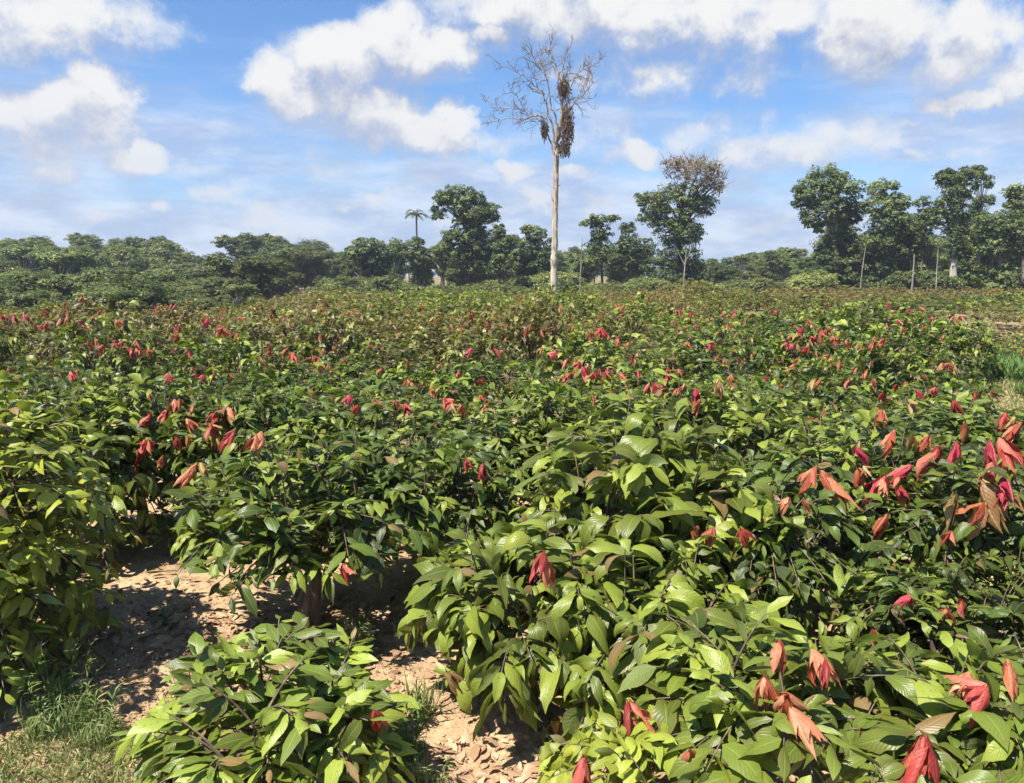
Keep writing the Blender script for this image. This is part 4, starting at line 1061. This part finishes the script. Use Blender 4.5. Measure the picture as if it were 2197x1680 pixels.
def tuft(label,x,y,n,h,mat='grass',seed=0,spread=.12,lean=.55,w=.008,yel=.25,broad=0,name='grass_tuft',cat='grass tuft'):
    rng=np.random.default_rng(seed); mb=MB()
    a=rng.random(n)*2*pi; r=np.sqrt(rng.random(n))*spread
    P=np.stack([np.cos(a)*r,np.sin(a)*r,np.zeros(n)-.01],-1); D=np.stack([np.cos(a)*lean*rng.random(n)*1.4+rng.normal(0,.15,n),np.sin(a)*lean*rng.random(n)*1.4+rng.normal(0,.15,n),np.ones(n)],-1)
    leaves(mb,P,D,np.stack([np.cos(a),np.sin(a),.3*np.ones(n)],-1),h*rng.uniform(.45,1.1,n),w,rng.uniform(.6,1.9,n),.2,np.stack([np.clip(rng.normal(yel,.2,n),0,1),np.zeros(n),np.zeros(n)],-1),nt=5,cols=(-1,1))
    if broad:
        for s_ in range(broad):
            aa=rng.random()*6.28; top=np.array([math.cos(aa)*spread*1.1,math.sin(aa)*spread*1.1,h*rng.uniform(.7,1.1)]); st=bez([math.cos(aa)*spread*.5,math.sin(aa)*spread*.5,0],[math.cos(aa)*spread*.6,math.sin(aa)*spread*.6,h*.6],top,8); tube(mb,st,np.linspace(.004,.002,8),4,tint=(.3,0,0))
            m_=16; q=rng.integers(2,8,m_); a2=rng.random(m_)*6.28
            leaves(mb,st[q],np.stack([np.cos(a2),np.sin(a2),.6*np.ones(m_)],-1),np.array([[0,0,1.0]]*m_),rng.uniform(.06,.11,m_),.012,.7,.2,np.stack([np.clip(rng.normal(yel,.2,m_),0,1),np.zeros(m_),np.zeros(m_)],-1),nt=3,cols=(-1,0,1))
    me=mb.mesh(name,M[mat],smooth=False); o=obj(name,me); o.location=(x,y,gz(x,y)); tag(o,label,cat); return o
def g_at(px,py):
    p=at_z(px,py,0); return p.x,p.y
gx,gy=g_at(60,1690)
edge=lambda X,Y: (Y < 4.95 - 0.15*np.sin(X*5) ) & ((X-gx)*.9 + (Y-gy)*.25 < .95+.3*np.sin(Y*9))
grass_patch('grass','short dry and green grass in the lower left corner',gx-.2,gy-.25,1.9,1.5,46000,.13,'grass',31,kind='stuff',yel=.5,lean=.6,shape=edge,w=.008)
x_,y_=g_at(135,1560); tuft('leafy grass tuft at the shadow edge above the lower left grass',x_,y_,420,.46,seed=41,spread=.22,w=.009,yel=.25,broad=10)
x_,y_=g_at(215,1590); tuft('looser grass tuft right beside the leafy tuft at lower left',x_,y_,220,.36,seed=42,spread=.12,w=.006,yel=.3,broad=3)
x_,y_=g_at(405,1560); tuft('feathery green weed touching the left side of the young cocoa plant',x_,y_,300,.48,seed=43,spread=.10,lean=.5,w=.006,yel=.1,broad=5)
x_,y_=g_at(395,1670); tuft('feathery weed at the bottom edge left of the young cocoa plant',x_,y_,320,.42,seed=44,spread=.16,lean=.6,w=.006,yel=.2,broad=7)
x_,y_=g_at(358,1350); tuft('small upright weed alone on the shadow line of the soil',x_,y_,14,.16,seed=45,spread=.02,lean=.5,w=.010,yel=.2,broad=2)
x_,y_=g_at(905,1560); tuft('drooping dark grass tuft between the young cocoa plant and the limp olive bush',x_,y_,90,.5,seed=46,spread=.05,lean=.6,w=.011,yel=.15)
x_,y_=g_at(875,1665); tuft('bright feathery weed standing in dry litter at the bottom centre',x_,y_,260,.44,'grass_bright',seed=47,spread=.08,lean=.35,w=.006,yel=.3,broad=6)
x_,y_=g_at(925,1690); tuft('yellowish weed beside the bright feathery weed',x_,y_,90,.22,seed=48,spread=.10,w=.007,yel=.6,broad=5)
x_,y_=g_at(770,1430); tuft('small leaved weed at the foot of the stout cocoa trunk',x_,y_,50,.30,seed=49,spread=.10,w=.009,yel=.4,broad=14)
x_,y_=g_at(770,1350); tuft('pale tuft on sunlit soil right of the stout cocoa trunk',x_,y_,90,.24,seed=50,spread=.10,w=.007,yel=.7,broad=3)
x_,y_=g_at(320,1690); tuft('tiny bright seedling tuft at the bottom edge on bare soil',x_,y_,30,.10,'grass_bright',seed=51,spread=.03,w=.012,yel=.2)
# right-hand grassy strip and a bright tuft
def strip(X,Y):
    n=vn1(X*.45,Y*.45)*.6+vn2(X*1.7,Y*1.7)*.4
    e=np.minimum(np.minimum(Y-11.5,33.5-Y)/2.5,(X-(.575-.0045*(Y-12))*Y)/1.4)
    return e+(n-.5)*1.8 > .15
grass_patch('grass','pale dry grass on the strip behind the red leaved bushes at right',17,21.5,12,13,60000,.28,'grass',32,kind='stuff',yel=.5,lean=.7,shape=strip,w=.022)
grass_patch('grass','green grass mixed into the dry strip at right',17,20,12,12,9000,.36,'grass_bright',34,kind='stuff',yel=.4,lean=.5,shape=strip,w=.022)
for (px_,y_,n_,h_,sp_2,sd_,lb_) in ((2190,23,1500,1.15,1.0,52,'bright green grass clump on the pale strip at the right edge'),(2262,20,800,.9,.7,53,'second bright grass clump cut by the right edge'),(2120,30,500,.7,.8,54,'low green grass clump at the back of the pale strip')):
    tuft(lb_,(px_-1098)/FPX*y_,y_,n_,h_,'grass_bright',seed=sd_,spread=sp_2,lean=.5,w=.035,yel=.3)
for (px_,y_,sd_,lb_) in ((2080,23,56,'straw coloured grass tuft at the left end of the pale strip'),(2150,32,57,'dry brown grass tuft behind the bright clump at right')):
    tuft(lb_,(px_-1098)/FPX*y_,y_,420,.6,'grass',seed=sd_,spread=.7,lean=.8,w=.03,yel=.9)
patch=lambda X,Y: np.ones_like(X,bool)
grass_patch('grass','thin dry grass on the bare clearing far right',29.5,60,4,11,15000,.2,'grass',33,kind='stuff',yel=.65,w=.04)
def fern(px,py,d,label,seed,r=1.8,h=1.6):
    p=at_y(px,py,d); rng=np.random.default_rng(seed); mb=MB(); n=1500
    u=nrm(rng.normal(size=(n,3))); u[:,2]=np.abs(u[:,2]); P=u*np.array([r,r,h])*rng.random((n,1))**.4
    leaves(mb,P,nrm(u+rng.normal(0,.5,(n,3))),np.array([[0,0,1.0]]*n)+rng.normal(0,.3,(n,3)),rng.uniform(.3,.55,n),.08,1.0,.1,np.stack([rng.uniform(.1,.7,n),np.zeros(n),np.zeros(n)],-1),nt=2,cols=(-1,1))
    o=obj('fern_clump',mb.mesh('fern_clump',M['grass_bright'],smooth=False)); o.location=(p.x,d,Hs(p.x,d)); tag(o,label,'fern')
fern(1825,660,46,'bright green feathery fern clump in the field left of the bare clearing',61,1.9,2.2)
fern(1875,770,19,'fresh green low plants in front of the red leaved rows at right',62,.9,1.1)
fern(1660,740,24,'light green ferny clump below the small brown bank',63,1.4,1.0)

# fallen log at the back of the clearing
def log(label,p0,p1,r,mat,name='fallen_log',cat='log',stubs=4,seed=1):
    rng=np.random.default_rng(seed); mb=MB(); a=np.array(p0,float); b=np.array(p1,float); n=12
    pts=np.array([a+(b-a)*i/(n-1)+rng.normal(0,r*.12,3) for i in range(n)])-a; tube(mb,pts,np.linspace(r,r*.6,n),9,bark=.3,seed=seed)
    for i in range(stubs):
        q=pts[rng.integers(2,n-1)]; e=q+nrm(rng.normal(size=3)+np.array([0,0,.8]))*r*rng.uniform(2,7); tube(mb,bez(q,(q+e)/2+rng.normal(0,r*.5,3),e,4),np.linspace(r*.35,r*.1,4),4)
    o=obj(name,mb.mesh(name,M[mat])); o.location=tuple(a); tag(o,label,cat)
log('dark charred log lying along the back of the bare clearing at right',(28.5,72.5,Hs(28.5,72.5)+.5),(41.5,74,Hs(41.5,74)+.4),.55,'bark_dark',seed=5,stubs=7)
def twig_on_ground(px0,py0,px1,py1,r,label,seed,mat='bark'):
    a=at_z(px0,py0,.05); b=at_z(px1,py1,.05)
    log(label,(a.x,a.y,gz(a.x,a.y)+r),(b.x,b.y,gz(b.x,b.y)+r+.02),r,mat,'fallen_twig','twig',3,seed)
twig_on_ground(445,1330,395,1365,.013,'pale crooked twig where shade meets sunlit soil',71,'bark_pale')
twig_on_ground(350,1355,300,1372,.012,'dry twig in shade near the small upright weed',72)
twig_on_ground(560,1400,520,1460,.008,'thin dark twig on sunlit soil above the young cocoa plant',73,'bark_dark')
twig_on_ground(480,1490,500,1530,.006,'short thin twig leaning beside the feathery weed',74,'bark_dark')
twig_on_ground(270,1155,420,1170,.018,'fallen branch lying under the bushes behind the dark gap',75,'bark_pale')

# leaf litter, soil clods
def litter(name,label,regions,mat,seed,size):
    rng=np.random.default_rng(seed); mb=MB()
    for (cx,cy,rx,ry,n,t0,t1) in regions:
        X=cx+rng.normal(0,rx,n); Y=cy+rng.normal(0,ry,n); Z=H(X,Y)+micro(X,Y)+.012
        a=rng.random(n)*2*pi; D=np.stack([np.cos(a),np.sin(a),rng.normal(.08,.22,n)],-1); L=size*rng.uniform(.5,1.25,n)
        leaves(mb,np.stack([X,Y,Z],-1),D,np.array([[0,0,1.0]]*n)+rng.normal(0,.35,(n,3)),L,L*.36,rng.uniform(-.2,.9,n),rng.uniform(-.2,.6,n),np.stack([rng.uniform(t0,t1,n),np.zeros(n),np.zeros(n)],-1),nt=5,cols=(-1,-.4,.4,1),wave=.03,curl=.6,rng=rng)
    o=obj(name,mb.mesh(name,M[mat])); tag(o,label,'leaf litter',kind='stuff')
a1=g_at(1010,1640); a2=g_at(480,1370); a3=g_at(740,1340); a4=g_at(200,1400); a5=g_at(990,1400); a6=g_at(2130,1380); a7=g_at(1085,1110)
litter('leaf_litter','dry brown leaves scattered on the soil under the cocoa bushes',[(a1[0],a1[1],.38,.28,190,.45,1.0),(a2[0],a2[1],.9,.55,380,.2,1.0),(a3[0],a3[1],.6,.3,90,.3,1),(a4[0],a4[1],.9,.7,40,.0,.8),(a5[0],a5[1],.3,.4,70,.4,1),(a6[0],a6[1],.6,.4,70,.1,.9),(a7[0],a7[1],.4,.7,60,.4,1),(0,8,4,2,260,.0,.8)],'litter',91,.15)
def crumbs():
    rng=np.random.default_rng(92); n=5200; mb=MB()
    X=rng.normal(-2.2,1.1,n); Y=rng.normal(5.4,1.0,n); k=(Y>3.3); X=X[k];Y=Y[k]; n=len(X); Z=H(X,Y)+micro(X,Y)
    s=np.exp(rng.normal(-5.15,.5,n)); cube=np.array([[x,y,z] for x in(-1,1) for y in(-1,1) for z in(-1,1)],float)
    V=cube[None]*s[:,None,None]*rng.uniform(.55,1.2,(n,8,1))*np.array([1.2,1,.65]); a=rng.random(n)*6.28; c,s2=np.cos(a)[:,None],np.sin(a)[:,None]
    V=np.stack([V[...,0]*c-V[...,1]*s2,V[...,0]*s2+V[...,1]*c,V[...,2]],-1)+np.stack([X,Y,Z+s*.25],-1)[:,None]
    f=np.array([[0,1,3,2],[4,6,7,5],[0,4,5,1],[2,3,7,6],[0,2,6,4],[1,5,7,3]]); Q=(np.arange(n)[:,None,None]*8+f[None]).reshape(-1,4)
    mb.add(V.reshape(-1,3),Q); o=obj('soil_clods',mb.mesh('soil_clods',M_ground,smooth=False)); tag(o,'small loose clods of tan soil on the sunlit ground','soil clods',kind='stuff')
crumbs()
def debris():
    rng=np.random.default_rng(93); n=12000; mb=MB()
    X=rng.normal(-2.0,1.3,n); Y=rng.normal(5.3,1.1,n); Z=H(X,Y)+micro(X,Y)+.008
    a=rng.random(n)*6.28; L=np.exp(rng.normal(-3.5,.5,n))
    leaves(mb,np.stack([X,Y,Z],-1),np.stack([np.cos(a),np.sin(a),rng.normal(.1,.2,n)],-1),np.array([[0,0,1.0]]*n),L,L*rng.uniform(.08,.4,n),.4,.1,np.stack([rng.random(n),np.zeros(n),np.zeros(n)],-1),nt=2,cols=(-1,1))
    o=obj('soil_debris',mb.mesh('soil_debris',M['litter'],smooth=False)); tag(o,'straw bits and leaf crumbs strewn over the tan soil','plant debris',kind='stuff')
debris()
yl=[(211,1377),(198,1386),(180,1397),(205,1480),(390,1545),(418,1540)]
for i,(px,py) in enumerate(yl):
    p=at_z(px,py,0); mb=MB(); L=.10 if py<1470 else .2 if px<300 else .05
    leaves(mb,[[0,0,.02]],[[1,.2*(i%3),.15]],[[0,0,1]],L,L*.5,.5,.3,[(.95,0,0)],nt=6,wave=.02,rng=np.random.default_rng(i))
    o=obj('fallen_leaf',mb.mesh('fallen_leaf',M['litter'])); o.location=(p.x,p.y,gz(p.x,p.y)); o.rotation_euler=(0,0,i*1.3)
    tag(o,['small yellow leaf in the dark shade, highest of three','small yellow leaf in the dark shade, middle of three','long yellow leaf in the dark shade, lowest of three','curled tan leaf lying above the leafy grass tuft','tiny pale leaf at the shadow tip on the left','tiny pale leaf at the shadow tip on the right'][i],'fallen leaf')
print('objects', len(S.objects), 'bushes', len(BUSH))

# ------------------------------------------------------------------ air
def haze():
    m=bpy.data.materials.new('air'); m.use_nodes=True; t=NT(m.node_tree)
    for n in list(t.n): t.n.remove(n)
    v=t.node('ShaderNodeVolumePrincipled'); v.inputs['Color'].default_value=c4(.80,.88,1.0); v.inputs['Density'].default_value=0.0004; v.inputs['Anisotropy'].default_value=0.2
    o=t.node('ShaderNodeOutputMaterial'); t.l.new(v.outputs[0],o.inputs['Volume'])
    me=bpy.data.meshes.new('haze'); a,b=960.0,960.0
    z0,z1=-16.0,34.0
    V=[(x,y,z) for x in(-a,a) for y in(-b,b) for z in(z0,z1)]
    me.from_pydata(V,[],[(0,1,3,2),(4,6,7,5),(0,4,5,1),(2,3,7,6),(0,2,6,4),(1,5,7,3)]); me.materials.append(m)
    tag(obj('haze',me),'thin pale blue haze in the far air','haze',kind='stuff')
haze()

for o in S.objects:
    l=o.get('label')
    if l and not (4<=len(l.split())<=16): print('LABEL', len(l.split()), l)
